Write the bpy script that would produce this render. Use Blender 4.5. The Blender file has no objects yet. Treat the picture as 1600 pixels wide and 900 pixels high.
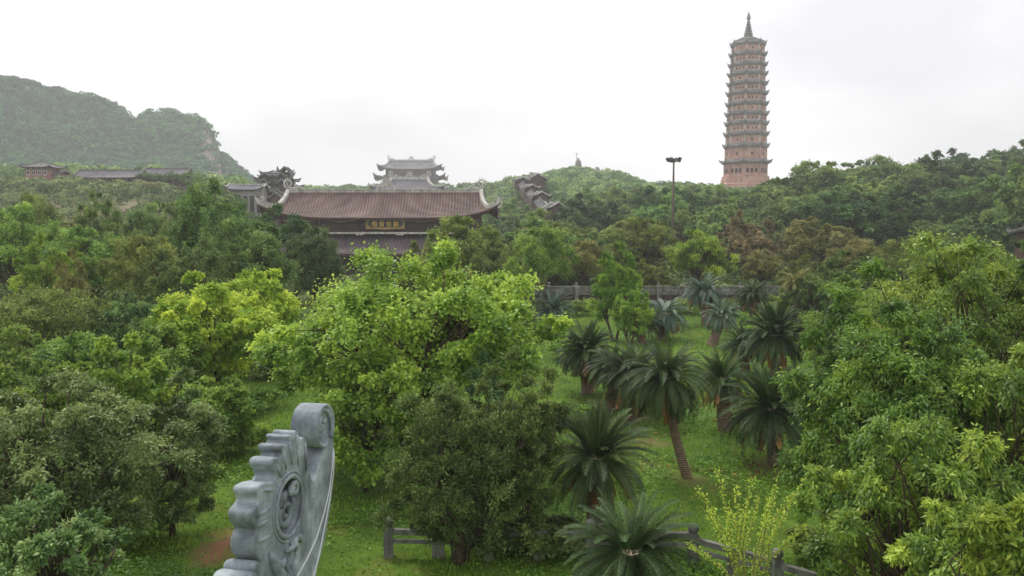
import bpy, bmesh, math, random
import numpy as np
from mathutils import Vector, Matrix

# ------------------------------------------------------------------ camera, sky, sun, exposure
SC = bpy.context.scene
COL = SC.collection
F = 1280.0                       # focal length in pixels of the 1600 x 900 photograph
EYE = 9.5
PITCH = math.atan(100 / F)
CT, ST = math.cos(PITCH), math.sin(PITCH)

cam_d = bpy.data.cameras.new('camera')
cam_d.sensor_width = 36.0
cam_d.lens = 36.0 * F / 1600.0
cam_d.clip_start = 0.1
cam_d.clip_end = 9000
cam = bpy.data.objects.new('camera', cam_d)
COL.objects.link(cam)
cam.location = (0, 0, EYE)
cam.rotation_euler = (math.pi / 2 - PITCH, 0, 0)
SC.camera = cam

SUN_EL, SUN_AZ = math.radians(58), math.radians(-35)      # behind thin cloud, high and ahead to the left
w = bpy.data.worlds.new('World')
SC.world = w
w.use_nodes = True
nt = w.node_tree
nt.nodes.clear()
wo = nt.nodes.new('ShaderNodeOutputWorld')
bg = nt.nodes.new('ShaderNodeBackground')
bg.inputs['Strength'].default_value = 0.10
sky = nt.nodes.new('ShaderNodeTexSky')
sky.sky_type = 'NISHITA'
sky.sun_disc = False
sky.sun_elevation = SUN_EL
sky.sun_rotation = SUN_AZ
sky.air_density = 1.5
sky.dust_density = 4.0
tc = nt.nodes.new('ShaderNodeTexCoord')
mp = nt.nodes.new('ShaderNodeMapping')
mp.inputs['Scale'].default_value = (1.3, 1.3, 3.0)
mp.inputs['Location'].default_value = (0.35, 0.2, 0.1)
nz = nt.nodes.new('ShaderNodeTexNoise')
nz.inputs['Scale'].default_value = 1.6
nz.inputs['Detail'].default_value = 4.0
nz.inputs['Roughness'].default_value = 0.45
cr = nt.nodes.new('ShaderNodeValToRGB')
cr.color_ramp.elements[0].position = 0.36
cr.color_ramp.elements[0].color = (6.6, 6.55, 6.85, 1)
cr.color_ramp.elements[1].position = 0.62
cr.color_ramp.elements[1].color = (10.2, 10.05, 10.15, 1)
mx = nt.nodes.new('ShaderNodeMixRGB')
mx.inputs['Fac'].default_value = 0.93
L = nt.links.new
L(tc.outputs['Generated'], mp.inputs['Vector'])
L(mp.outputs['Vector'], nz.inputs['Vector'])
L(nz.outputs['Fac'], cr.inputs['Fac'])
L(sky.outputs['Color'], mx.inputs['Color1'])
L(cr.outputs['Color'], mx.inputs['Color2'])
L(mx.outputs['Color'], bg.inputs['Color'])
L(bg.outputs['Background'], wo.inputs['Surface'])

sun_d = bpy.data.lights.new('sun', 'SUN')
sun_d.energy = 1.5
sun_d.angle = math.radians(14)
sun_d.color = (1.0, 0.95, 0.86)
sun = bpy.data.objects.new('sun', sun_d)
COL.objects.link(sun)
sd = Vector((math.sin(SUN_AZ) * math.cos(SUN_EL), math.cos(SUN_AZ) * math.cos(SUN_EL), math.sin(SUN_EL)))
sun.rotation_euler = sd.to_track_quat('Z', 'Y').to_euler()
sun.location = (0, 0, 60)

vs = SC.view_settings
vs.view_transform = 'Standard'
vs.look = 'None'
vs.exposure = 0.56
vs.gamma = 1.0
vs.use_curve_mapping = False
SC.render.engine = 'CYCLES'
cy = SC.cycles
cy.use_denoising = True
try:
    cy.denoiser = 'OPENIMAGEDENOISE'
    cy.denoising_input_passes = 'RGB_ALBEDO_NORMAL'
    cy.denoising_prefilter = 'ACCURATE'
except Exception:
    pass
cy.max_bounces = 6
cy.diffuse_bounces = 3
cy.glossy_bounces = 2
cy.transmission_bounces = 4
cy.volume_bounces = 1
cy.caustics_reflective = False
cy.caustics_refractive = False

# ------------------------------------------------------------------ photograph geometry
def pix(u, v, Y):
    """world point at depth Y seen at photograph pixel (u, v)"""
    xc, yc = (u - 800) / F, (450 - v) / F
    d = (xc, CT + yc * ST, -ST + yc * CT)
    s = Y / d[1]
    return Vector((d[0] * s, Y, EYE + d[2] * s))

def ZZ(v, Y):
    return pix(800, v, Y).z

# ------------------------------------------------------------------ terrain heights
TY = np.array([0, 90, 130, 170, 200, 250, 285, 350, 420, 480, 550, 620, 720, 900, 1300, 2600], float)
TT = {
    -600: [0, 0, 1, 5, 10, 19, 24, 26, 28, 30, 32, 34, 36, 40, 40, 30],
    0:    [0, 0, 1, 5, 10, 19, 24, 26, 28, 30, 32, 34, 36, 40, 40, 30],
    200:  [0, 0, 1, 4, 9, 18, 24, 25, 26, 28, 30, 32, 34, 38, 40, 30],
    350:  [0, 0, 0, 2, 6, 14, 20, 23, 24, 25, 26, 28, 30, 36, 36, 30],
    430:  [0, 0, 0, 0, 1, 8, 12, 20, 22, 24, 26, 28, 30, 34, 30, 30],
    500:  [0, 0, 0, 0, 0, 0, 1, 2, 4, 18, 29, 30, 32, 34, 30, 30],
    640:  [0, 0, 0, 0, 0, 0, 0, 1, 2, 14, 29, 31, 33, 34, 30, 30],
    760:  [0, 0, 0, 0, 0, 1, 2, 6, 14, 24, 30, 31, 33, 34, 30, 30],
    830:  [0, 0, 0, 0, 1, 5, 11, 21, 26, 31, 36, 38, 38, 34, 30, 30],
    895:  [0, 0, 0, 1, 2, 5, 9, 16, 24, 32, 40, 45, 48, 40, 30, 30],
    960:  [0, 0, 0, 1, 3, 7, 11, 18, 25, 32, 38, 42, 44, 38, 30, 30],
    1030: [0, 0, 1, 3, 5, 9, 13, 19, 23, 26, 27, 27, 27, 27, 27, 27],
    1160: [0, 0, 1, 3, 5, 9, 13, 17, 21, 27, 27, 27, 27, 27, 27, 27],
    1230: [0, 0, 1, 4, 7, 12, 15, 19, 22, 26, 27, 27, 27, 27, 27, 27],
    1300: [0, 0, 1, 4, 8, 13, 17, 20, 22, 24, 24, 24, 24, 24, 24, 24],
    1450: [0, 0, 1, 5, 9, 14, 17, 20, 22, 26, 26, 26, 26, 26, 26, 26],
    1600: [0, 0, 2, 6, 10, 16, 19.5, 23, 32, 32, 32, 32, 32, 32, 32, 30],
    2200: [0, 0, 2, 7, 11, 17, 21, 25, 36, 36, 36, 36, 36, 36, 36, 30],
}
TU = np.array(sorted(TT), float)
TZ = np.array([TT[int(k)] for k in TU], float)

def terrain(x, y):
    x = np.asarray(x, float); y = np.asarray(y, float)
    yy = np.clip(y, 0, 2599)
    u = np.clip(800 + F * x / np.maximum(yy, 40), TU[0], TU[-1] - 1)
    i = np.clip(np.searchsorted(TU, u, 'right') - 1, 0, len(TU) - 2)
    j = np.clip(np.searchsorted(TY, yy, 'right') - 1, 0, len(TY) - 2)
    a = (u - TU[i]) / (TU[i + 1] - TU[i])
    b = (yy - TY[j]) / (TY[j + 1] - TY[j])
    a = a * a * (3 - 2 * a)
    z = (TZ[i, j] * (1 - a) + TZ[i + 1, j] * a) * (1 - b) + (TZ[i, j + 1] * (1 - a) + TZ[i + 1, j + 1] * a) * b
    near = np.clip((90 - y) / 40, 0, 1)
    z = z + 0.10 * np.sin(x * 0.31 + 1.1) * np.cos(y * 0.27) + 0.05 * np.sin(x * 0.9 + y * 0.5)
    z = z + (1 - near) * (0.5 * np.sin(x * 0.11) * np.sin(y * 0.09 + x * 0.02))
    return z

def gz(x, y):
    return float(terrain(x, y))

# ------------------------------------------------------------------ helpers
def srgb(h):
    h = h.lstrip('#')
    o = []
    for k in (0, 2, 4):
        c = int(h[k:k + 2], 16) / 255
        o.append(c / 12.92 if c <= 0.04045 else ((c + 0.055) / 1.055) ** 2.4)
    return (o[0], o[1], o[2], 1)

def tag(o, label=None, cat=None, group=None, kind=None):
    if label: o['label'] = label
    if cat: o['category'] = cat
    if group: o['group'] = group
    if kind: o['kind'] = kind
    return o

def thing(name, label, cat, loc, group=None):
    o = bpy.data.objects.new(name, None)
    o.empty_display_size = 0.3
    COL.objects.link(o)
    o.location = loc
    return tag(o, label, cat, group)

def base_of(p):
    v = Vector((0, 0, 0))
    while p is not None:
        v = v + p.location
        p = p.parent
    return v

def link_mesh(name, me, mats, parent=None, origin=None):
    o = bpy.data.objects.new(name, me)
    for m in (mats if isinstance(mats, (list, tuple)) else [mats]):
        me.materials.append(m)
    COL.objects.link(o)
    if parent is not None: o.parent = parent
    if origin is not None: o.location = origin
    return o

class MB:
    """collects faces in world coordinates; build() links them as one mesh object"""
    def __init__(s):
        s.v, s.f, s.uv, s.mi, s.has_uv = [], [], [], [], False
    def add(s, vs, fs, uvs=None, mi=0):
        n = len(s.v)
        s.v += [tuple(p) for p in vs]
        for k, f in enumerate(fs):
            s.f.append(tuple(i + n for i in f))
            s.mi.append(mi)
            s.uv.append(uvs[k] if uvs else [(0, 0)] * len(f))
        if uvs: s.has_uv = True
    def box(s, c, d, rz=0.0, mi=0):
        x, y, z = d[0] / 2, d[1] / 2, d[2] / 2
        cs, sn = math.cos(rz), math.sin(rz)
        P = []
        for sz in (-z, z):
            for (a, b) in ((-x, -y), (x, -y), (x, y), (-x, y)):
                P.append((c[0] + a * cs - b * sn, c[1] + a * sn + b * cs, c[2] + sz))
        s.add(P, [(3, 2, 1, 0), (4, 5, 6, 7), (0, 1, 5, 4), (1, 2, 6, 5), (2, 3, 7, 6), (3, 0, 4, 7)], mi=mi)
    def tube(s, pts, rad, n=8, mi=0, cap=True):
        pts = [Vector(p) for p in pts]
        if not isinstance(rad, (list, tuple)): rad = [rad] * len(pts)
        rings, ref = [], None
        for i, p in enumerate(pts):
            t = (pts[min(i + 1, len(pts) - 1)] - pts[max(i - 1, 0)])
            if t.length < 1e-9: t = Vector((0, 0, 1))
            t.normalize()
            if ref is None:
                ref = Vector((1, 0, 0)) if abs(t.x) < 0.8 else Vector((0, 1, 0))
            a = (ref - t * ref.dot(t))
            if a.length < 1e-6: a = t.orthogonal()
            a.normalize()
            ref = a
            b = t.cross(a)
            rings.append([p + (a * math.cos(2 * math.pi * k / n) + b * math.sin(2 * math.pi * k / n)) * rad[i] for k in range(n)])
        V = [q for r in rings for q in r]
        Fc = [(i * n + k, i * n + (k + 1) % n, (i + 1) * n + (k + 1) % n, (i + 1) * n + k)
              for i in range(len(pts) - 1) for k in range(n)]
        if cap:
            Fc.append(tuple(range(n - 1, -1, -1)))
            Fc.append(tuple((len(pts) - 1) * n + k for k in range(n)))
        s.add(V, Fc, mi=mi)
    def lathe(s, prof, c, n=16, mi=0, sx=1.0, sy=1.0, a0=0.0):
        V = [(c[0] + r * sx * math.cos(a0 + 2 * math.pi * k / n), c[1] + r * sy * math.sin(a0 + 2 * math.pi * k / n), c[2] + z)
             for (r, z) in prof for k in range(n)]
        Fc = [(i * n + k, i * n + (k + 1) % n, (i + 1) * n + (k + 1) % n, (i + 1) * n + k)
              for i in range(len(prof) - 1) for k in range(n)]
        Fc.append(tuple(range(n - 1, -1, -1)))
        Fc.append(tuple((len(prof) - 1) * n + k for k in range(n)))
        s.add(V, Fc, mi=mi)
    def sweep(s, pts, wd, ht, mi=0):
        """rectangular bar along pts, resting on them"""
        pts = [Vector(p) for p in pts]
        V = []
        m = len(pts)
        for i, p in enumerate(pts):
            t = (pts[min(i + 1, m - 1)] - pts[max(i - 1, 0)]).normalized()
            sd = t.cross(Vector((0, 0, 1)))
            if sd.length < 1e-4: sd = Vector((1, 0, 0))
            sd.normalize()
            up = sd.cross(t)
            W = wd[i] if isinstance(wd, (list, tuple)) else wd
            H = ht[i] if isinstance(ht, (list, tuple)) else ht
            V += [p - sd * W / 2, p + sd * W / 2, p + sd * W / 2 + up * H, p - sd * W / 2 + up * H]
        Fc = [(i * 4 + k, i * 4 + (k + 1) % 4, (i + 1) * 4 + (k + 1) % 4, (i + 1) * 4 + k) for i in range(m - 1) for k in range(4)]
        Fc += [(3, 2, 1, 0), tuple((m - 1) * 4 + k for k in range(4))]
        s.add(V, Fc, mi=mi)
    def build(s, name, mats, parent=None, origin=None, smooth=False):
        off = base_of(parent) if parent is not None else Vector(origin or (0, 0, 0))
        me = bpy.data.meshes.new(name)
        me.from_pydata([(p[0] - off.x, p[1] - off.y, p[2] - off.z) for p in s.v], [], s.f)
        if s.has_uv:
            ul = me.uv_layers.new(name='UVMap')
            flat = [c for f in s.uv for q in f for c in q]
            ul.data.foreach_set('uv', flat)
        me.polygons.foreach_set('material_index', s.mi)
        if smooth: me.polygons.foreach_set('use_smooth', [True] * len(s.f))
        me.validate(clean_customdata=False)
        me.update()
        return link_mesh(name, me, mats, parent, None if parent is not None else (origin or (0, 0, 0)))

def np_mesh(name, V, Fa, tint=None, smooth=False):
    """fast mesh from numpy arrays of triangles or quads"""
    me = bpy.data.meshes.new(name)
    k = Fa.shape[1]
    me.vertices.add(len(V))
    me.vertices.foreach_set('co', V.astype(np.float32).ravel())
    me.loops.add(Fa.size)
    me.loops.foreach_set('vertex_index', Fa.astype(np.int32).ravel())
    me.polygons.add(len(Fa))
    me.polygons.foreach_set('loop_start', np.arange(0, Fa.size, k, dtype=np.int32))
    me.polygons.foreach_set('loop_total', np.full(len(Fa), k, np.int32))
    if smooth: me.polygons.foreach_set('use_smooth', np.ones(len(Fa), bool))
    if tint is not None:
        at = me.attributes.new('tint', 'FLOAT', 'POINT')
        at.data.foreach_set('value', tint.astype(np.float32))
    me.update(calc_edges=True)
    return me

def unit(A):
    return A / np.maximum(np.linalg.norm(A, axis=-1, keepdims=True), 1e-9)

def leaf_arrays(P, D, N, Ln, Wd, fold=0.18, mid=0.42):
    D = unit(D)
    N = unit(N - D * np.sum(N * D, -1, keepdims=True))
    S = np.cross(D, N)
    Ln = np.broadcast_to(np.asarray(Ln, float), (len(P),))[:, None]
    Wd = np.broadcast_to(np.asarray(Wd, float), (len(P),))[:, None]
    M = P + D * Ln * mid
    V = np.stack([P, M + S * Wd / 2 + N * Wd * fold, P + D * Ln, M - S * Wd / 2 + N * Wd * fold], 1).reshape(-1, 3)
    b = np.arange(len(P))[:, None] * 4
    Fa = np.concatenate([b + np.array([[0, 2, 1]]), b + np.array([[0, 3, 2]])], 0)
    return V, Fa

def dup(root, loc, rz=0.0, scale=None, label=None, group=None):
    r = root.copy(); COL.objects.link(r)
    r.location = loc; r.rotation_euler = (0, 0, rz)
    if scale is not None: r.scale = scale
    if label: r['label'] = label
    if group: r['group'] = group
    for ch in root.children:
        c = ch.copy(); COL.objects.link(c); c.parent = r
        for g in ch.children:
            d = g.copy(); COL.objects.link(d); d.parent = c
    return r

# ------------------------------------------------------------------ materials
def newmat(name):
    m = bpy.data.materials.new(name)
    m.use_nodes = True
    t = m.node_tree
    t.nodes.clear()
    out = t.nodes.new('ShaderNodeOutputMaterial')
    return m, t, out

def noise(t, scale, detail=4, rough=0.55, vec=None, coord='Object', stretch=None):
    n = t.nodes.new('ShaderNodeTexNoise')
    n.inputs['Scale'].default_value = scale
    n.inputs['Detail'].default_value = detail
    n.inputs['Roughness'].default_value = rough
    if vec is None:
        c = t.nodes.new('ShaderNodeTexCoord')
        vec = c.outputs[coord]
    if stretch:
        mpn = t.nodes.new('ShaderNodeMapping')
        mpn.inputs['Scale'].default_value = stretch
        t.links.new(vec, mpn.inputs['Vector'])
        vec = mpn.outputs['Vector']
    t.links.new(vec, n.inputs['Vector'])
    return n.outputs['Fac']

def ramp(t, fac, stops):
    r = t.nodes.new('ShaderNodeValToRGB')
    e = r.color_ramp.elements
    while len(e) < len(stops): e.new(0.5)
    for k, (p, c) in enumerate(stops):
        e[k].position = p
        e[k].color = c
    t.links.new(fac, r.inputs['Fac'])
    return r.outputs['Color']

def mixc(t, fac, a, b, mode='MIX'):
    m = t.nodes.new('ShaderNodeMixRGB')
    m.blend_type = mode
    for s, v in (('Fac', fac), ('Color1', a), ('Color2', b)):
        if hasattr(v, 'is_linked'): t.links.new(v, m.inputs[s])
        else: m.inputs[s].default_value = v
    return m.outputs['Color']

def math_n(t, op, a, b=None, clamp=False):
    m = t.nodes.new('ShaderNodeMath')
    m.operation = op
    m.use_clamp = clamp
    for k, v in enumerate((a, b)):
        if v is None: continue
        if hasattr(v, 'is_linked'): t.links.new(v, m.inputs[k])
        else: m.inputs[k].default_value = v
    return m.outputs[0]

def bump(t, h, strength=0.3, dist=0.05):
    b = t.nodes.new('ShaderNodeBump')
    b.inputs['Strength'].default_value = strength
    b.inputs['Distance'].default_value = dist
    t.links.new(h, b.inputs['Height'])
    return b.outputs['Normal']

def principled(t, out, color, rough=0.7, spec=0.3, normal=None, metal=0.0):
    p = t.nodes.new('ShaderNodeBsdfPrincipled')
    if hasattr(color, 'is_linked'): t.links.new(color, p.inputs['Base Color'])
    else: p.inputs['Base Color'].default_value = color
    p.inputs['Roughness'].default_value = rough
    p.inputs['Specular IOR Level'].default_value = spec
    p.inputs['Metallic'].default_value = metal
    if normal is not None: t.links.new(normal, p.inputs['Normal'])
    if out is not None: t.links.new(p.outputs[0], out.inputs['Surface'])
    return p

def leafmat(name, dark, mid, light, trans=0.35, rough=0.55, spec=0.25, vary=0.35, hue=0.03):
    m, t, out = newmat(name)
    a = t.nodes.new('ShaderNodeAttribute')
    a.attribute_name = 'tint'
    c = ramp(t, a.outputs['Fac'], [(0.1, srgb(dark)), (0.5, srgb(mid)), (0.92, srgb(light))])
    oi = t.nodes.new('ShaderNodeObjectInfo')
    hs = t.nodes.new('ShaderNodeHueSaturation')
    t.links.new(c, hs.inputs['Color'])
    t.links.new(math_n(t, 'ADD', math_n(t, 'MULTIPLY', oi.outputs['Random'], hue), (0.49 if hue > 0 else 0.5) - hue / 2), hs.inputs['Hue'])
    r2 = math_n(t, 'FRACT', math_n(t, 'MULTIPLY', oi.outputs['Random'], 7.31))
    t.links.new(math_n(t, 'ADD', math_n(t, 'MULTIPLY', r2, vary), 1.14 - vary / 2), hs.inputs['Value'])
    p = principled(t, None, hs.outputs['Color'], rough, spec)
    tr = t.nodes.new('ShaderNodeBsdfTranslucent')
    hs2 = t.nodes.new('ShaderNodeHueSaturation')
    hs2.inputs['Hue'].default_value = 0.475 if hue > 0 else 0.5
    hs2.inputs['Saturation'].default_value = 0.98
    hs2.inputs['Value'].default_value = 1.15
    t.links.new(hs.outputs['Color'], hs2.inputs['Color'])
    t.links.new(hs2.outputs['Color'], tr.inputs['Color'])
    ms = t.nodes.new('ShaderNodeMixShader')
    ms.inputs['Fac'].default_value = trans
    t.links.new(p.outputs[0], ms.inputs[1])
    t.links.new(tr.outputs[0], ms.inputs[2])
    t.links.new(ms.outputs[0], out.inputs['Surface'])
    return m

def stonemat(name, a, b, c, scale=3.0, rough=0.8, bstr=0.35, bdist=0.02, streak=True, brick=None):
    m, t, out = newmat(name)
    n1 = noise(t, scale, 6, 0.6)
    n2 = noise(t, scale * 7, 4, 0.6)
    col = ramp(t, n1, [(0.3, srgb(a)), (0.52, srgb(b)), (0.72, srgb(c))])
    col = mixc(t, 0.25, col, ramp(t, n2, [(0.35, (0.25, 0.25, 0.25, 1)), (0.65, (1, 1, 1, 1))]), 'MULTIPLY')
    if streak:
        n3 = noise(t, scale * 1.3, 5, 0.6, stretch=(1.6, 1.6, 0.22))
        col = mixc(t, ramp(t, n3, [(0.50, (0, 0, 0, 1)), (0.68, (0.75, 0.75, 0.75, 1))]), col, mixc(t, 1.0, col, (0.42, 0.43, 0.42, 1), 'MULTIPLY'))
    principled(t, out, col, rough, 0.3, bump(t, n2, bstr, bdist))
    return m

def tilemat(name, a, b, c, scale, rough=0.6, uvrib=None):
    m, t, out = newmat(name)
    n1 = noise(t, 0.16, 4, 0.6)
    n2 = noise(t, 2.6, 3, 0.6)
    col = ramp(t, n1, [(0.32, srgb(a)), (0.5, srgb(b)), (0.68, srgb(c))])
    col = mixc(t, 0.45, col, ramp(t, n2, [(0.3, (0.4, 0.4, 0.4, 1)), (0.7, (1, 1, 1, 1))]), 'MULTIPLY')
    nrm = None
    uv = t.nodes.new('ShaderNodeTexCoord').outputs['UV']
    wv = t.nodes.new('ShaderNodeTexWave')
    wv.wave_type = 'BANDS'; wv.bands_direction = 'X'
    wv.inputs['Scale'].default_value = 0.314 / scale
    wv.inputs['Distortion'].default_value = 0.4
    wv.inputs['Detail Scale'].default_value = 0.6
    t.links.new(uv, wv.inputs['Vector'])
    wy = t.nodes.new('ShaderNodeTexWave')
    wy.wave_type = 'BANDS'; wy.bands_direction = 'Y'; wy.wave_profile = 'SAW'
    wy.inputs['Scale'].default_value = 0.314 / (scale * 0.9)
    wy.inputs['Distortion'].default_value = 0.3
    t.links.new(uv, wy.inputs['Vector'])
    # colour darkened to near-black brown along the channels between the cover tiles
    col = mixc(t, ramp(t, wv.outputs['Fac'], [(0.0, (0.55, 0.55, 0.55, 1)), (0.45, (0, 0, 0, 1))]), col, (0.03, 0.022, 0.022, 1))
    h = math_n(t, 'ADD', wv.outputs['Fac'], math_n(t, 'MULTIPLY', wy.outputs['Fac'], 0.35))
    nrm = bump(t, h, 0.8, scale * 0.3)
    principled(t, out, col, rough, 0.35, nrm)
    return m

def plainmat(name, hexc, rough=0.7, spec=0.3, var=0.25, scale=2.0, metal=0.0):
    m, t, out = newmat(name)
    n1 = noise(t, scale, 5, 0.6)
    v = 1 - var
    col = mixc(t, 1.0, srgb(hexc), ramp(t, n1, [(0.3, (v, v, v, 1)), (0.7, (1.1, 1.1, 1.1, 1))]), 'MULTIPLY')
    principled(t, out, col, rough, spec, metal=metal)
    return m

M = {}
M['leaf_kapok'] = leafmat('leaf_kapok', '#4c7628', '#7ca640', '#b4d45a', 0.42, 0.4, 0.4, vary=0.12, hue=0.004)
M['leaf_yellow'] = leafmat('leaf_yellow', '#5e8a2c', '#8eb440', '#c4da58', 0.40, vary=0.12, hue=0.004)
M['leaf_fresh'] = leafmat('leaf_fresh', '#466c26', '#6f963a', '#a2bf4c', 0.38)
M['leaf_mid'] = leafmat('leaf_mid', '#44652a', '#6c9040', '#98b656', 0.35)
M['leaf_dark'] = leafmat('leaf_dark', '#416030', '#628446', '#8aa65a', 0.3)
M['leaf_deep'] = leafmat('leaf_deep', '#3a5a38', '#567848', '#78965a', 0.28)
M['leaf_olive'] = leafmat('leaf_olive', '#4c5c2c', '#70823e', '#98a856', 0.32)
M['leaf_mountain'] = leafmat('leaf_mountain', '#1a4226', '#2f6638', '#508a40', 0.28, hue=0.0)
M['leaf_brown'] = leafmat('leaf_brown', '#5c583e', '#7e7252', '#a2946e', 0.25, hue=0.0)
M['leaf_khaki'] = leafmat('leaf_khaki', '#5c6434', '#80864a', '#a6a666', 0.3, hue=0.008)
M['leaf_wood'] = leafmat('leaf_wood', '#2c4a2e', '#46683a', '#6c8e4c', 0.3)
M['leaf_bush'] = leafmat('leaf_bush', '#3c5228', '#557038', '#809c58', 0.3)
M['leaf_silver'] = leafmat('leaf_silver', '#3c5a2e', '#5f8044', '#92ac6c', 0.33, 0.42, 0.4)
M['leaf_ficus'] = leafmat('leaf_ficus', '#42662a', '#6c943c', '#a8c656', 0.38, 0.36, 0.5)
M['leaf_hill'] = leafmat('leaf_hill', '#406434', '#628848', '#8aa85c', 0.32)
M['leaf_cycad'] = leafmat('leaf_cycad', '#1d2c16', '#324a26', '#5c7842', 0.18, 0.5, 0.25)
M['leaf_cycad_blue'] = leafmat('leaf_cycad_blue', '#32483a', '#516a56', '#7e947e', 0.15, 0.45, 0.4)
M['frond_dead'] = leafmat('frond_dead', '#5a4028', '#8c6440', '#bc925e', 0.15, 0.8, 0.1, hue=0.0)
M['grass'] = leafmat('grass', '#48661f', '#6c8e2e', '#a4ba4a', 0.33, 0.6, 0.2, vary=0.0, hue=0.0)
M['weed'] = leafmat('weed', '#3c6022', '#608a30', '#92b248', 0.33, 0.5, 0.3, vary=0.0, hue=0.0)
M['scrub'] = leafmat('scrub', '#3a4c28', '#5c703a', '#86925a', 0.25, 0.7, 0.1, vary=0.0, hue=0.0)
M['bark'] = stonemat('bark', '#3a3028', '#57493b', '#75675a', 4.0, 0.9, 0.6, 0.03)
M['bark_pale'] = stonemat('bark_pale', '#6f6656', '#8e8472', '#aaa08e', 4.0, 0.9, 0.5, 0.03)
M['twig'] = plainmat('twig', '#6d5f3c', 0.8)
M['stem_green'] = plainmat('stem_green', '#8a8a50', 0.7)
M['stone'] = stonemat('stone', '#566066', '#8e989e', '#c2cace', 4.0, 0.7, 0.7, 0.008)
M['stone_grey'] = stonemat('stone_grey', '#55564f', '#787871', '#98988f', 1.5, 0.85, 0.4, 0.02)
M['stone_pale'] = stonemat('stone_pale', '#a4a19a', '#c6c2ba', '#dedad2', 0.8, 0.8, 0.3, 0.02)
M['stone_white'] = stonemat('stone_white', '#a8a49c', '#c8c4bc', '#dcd8d0', 0.8, 0.8, 0.3, 0.02)
M['stone_line'] = plainmat('stone_line', '#c9cdd0', 0.7)
M['wall_grey'] = stonemat('wall_grey', '#44423e', '#5a5752', '#726e68', 0.7, 0.9, 0.3, 0.02)
M['wall_band'] = stonemat('wall_band', '#473d3c', '#5c5050', '#6c6262', 0.9, 0.9, 0.3, 0.02)
M['tile_red'] = tilemat('tile_red', '#57443f', '#70564f', '#846a62', 0.56)
M['tile_dark'] = tilemat('tile_dark', '#4a3e44', '#62545a', '#7a6a70', 0.56)
M['tile_grey'] = tilemat('tile_grey', '#54525a', '#716e76', '#8c8990', 0.9)
M['tile_dim'] = tilemat('tile_dim', '#45434a', '#5c5960', '#716e74', 0.9)
M['tile_slate'] = tilemat('tile_slate', '#4c535a', '#68717a', '#848d94', 0.9)
M['wood_dark'] = plainmat('wood_dark', '#3a2a24', 0.65, 0.3, 0.3, 1.0)
M['wood_panel'] = plainmat('wood_panel', '#503c34', 0.6, 0.3, 0.3, 1.0)
M['soffit'] = plainmat('soffit', '#4a2f28', 0.7)
M['gold'] = plainmat('gold', '#e0b848', 0.5, 0.4, 0.1, 3.0, 0.0)
M['gold_pale'] = plainmat('gold_pale', '#a88c50', 0.55, 0.4, 0.35, 2.0)
M['board_black'] = plainmat('board_black', '#1c1714', 0.4, 0.5)
M['terracotta'] = stonemat('terracotta', '#a97c6a', '#be9282', '#d0aa9a', 0.35, 0.9, 0.3, 0.05)
M['eave_blue'] = stonemat('eave_blue', '#66625f', '#7e7a77', '#989492', 0.4, 0.8, 0.3, 0.05)
M['brick_red'] = stonemat('brick_red', '#8a5a50', '#a4736a', '#b88c82', 0.8, 0.9, 0.3, 0.02)
M['white_paint'] = plainmat('white_paint', '#cfcac2', 0.7)
M['dark_void'] = plainmat('dark_void', '#241f1e', 0.8)
M['metal_mast'] = plainmat('metal_mast', '#5c5248', 0.6, 0.4, 0.3, 0.6)
M['metal_dark'] = plainmat('metal_dark', '#403d3a', 0.5, 0.5)
M['lamp_glass'] = plainmat('lamp_glass', '#9aa0a4', 0.15, 0.6)
M['statue'] = stonemat('statue', '#5e5a56', '#77736e', '#8e8a84', 0.6, 0.6, 0.2, 0.05)
M['concrete'] = stonemat('concrete', '#77736c', '#98948c', '#b2aea6', 0.5, 0.9, 0.3, 0.02)

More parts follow.
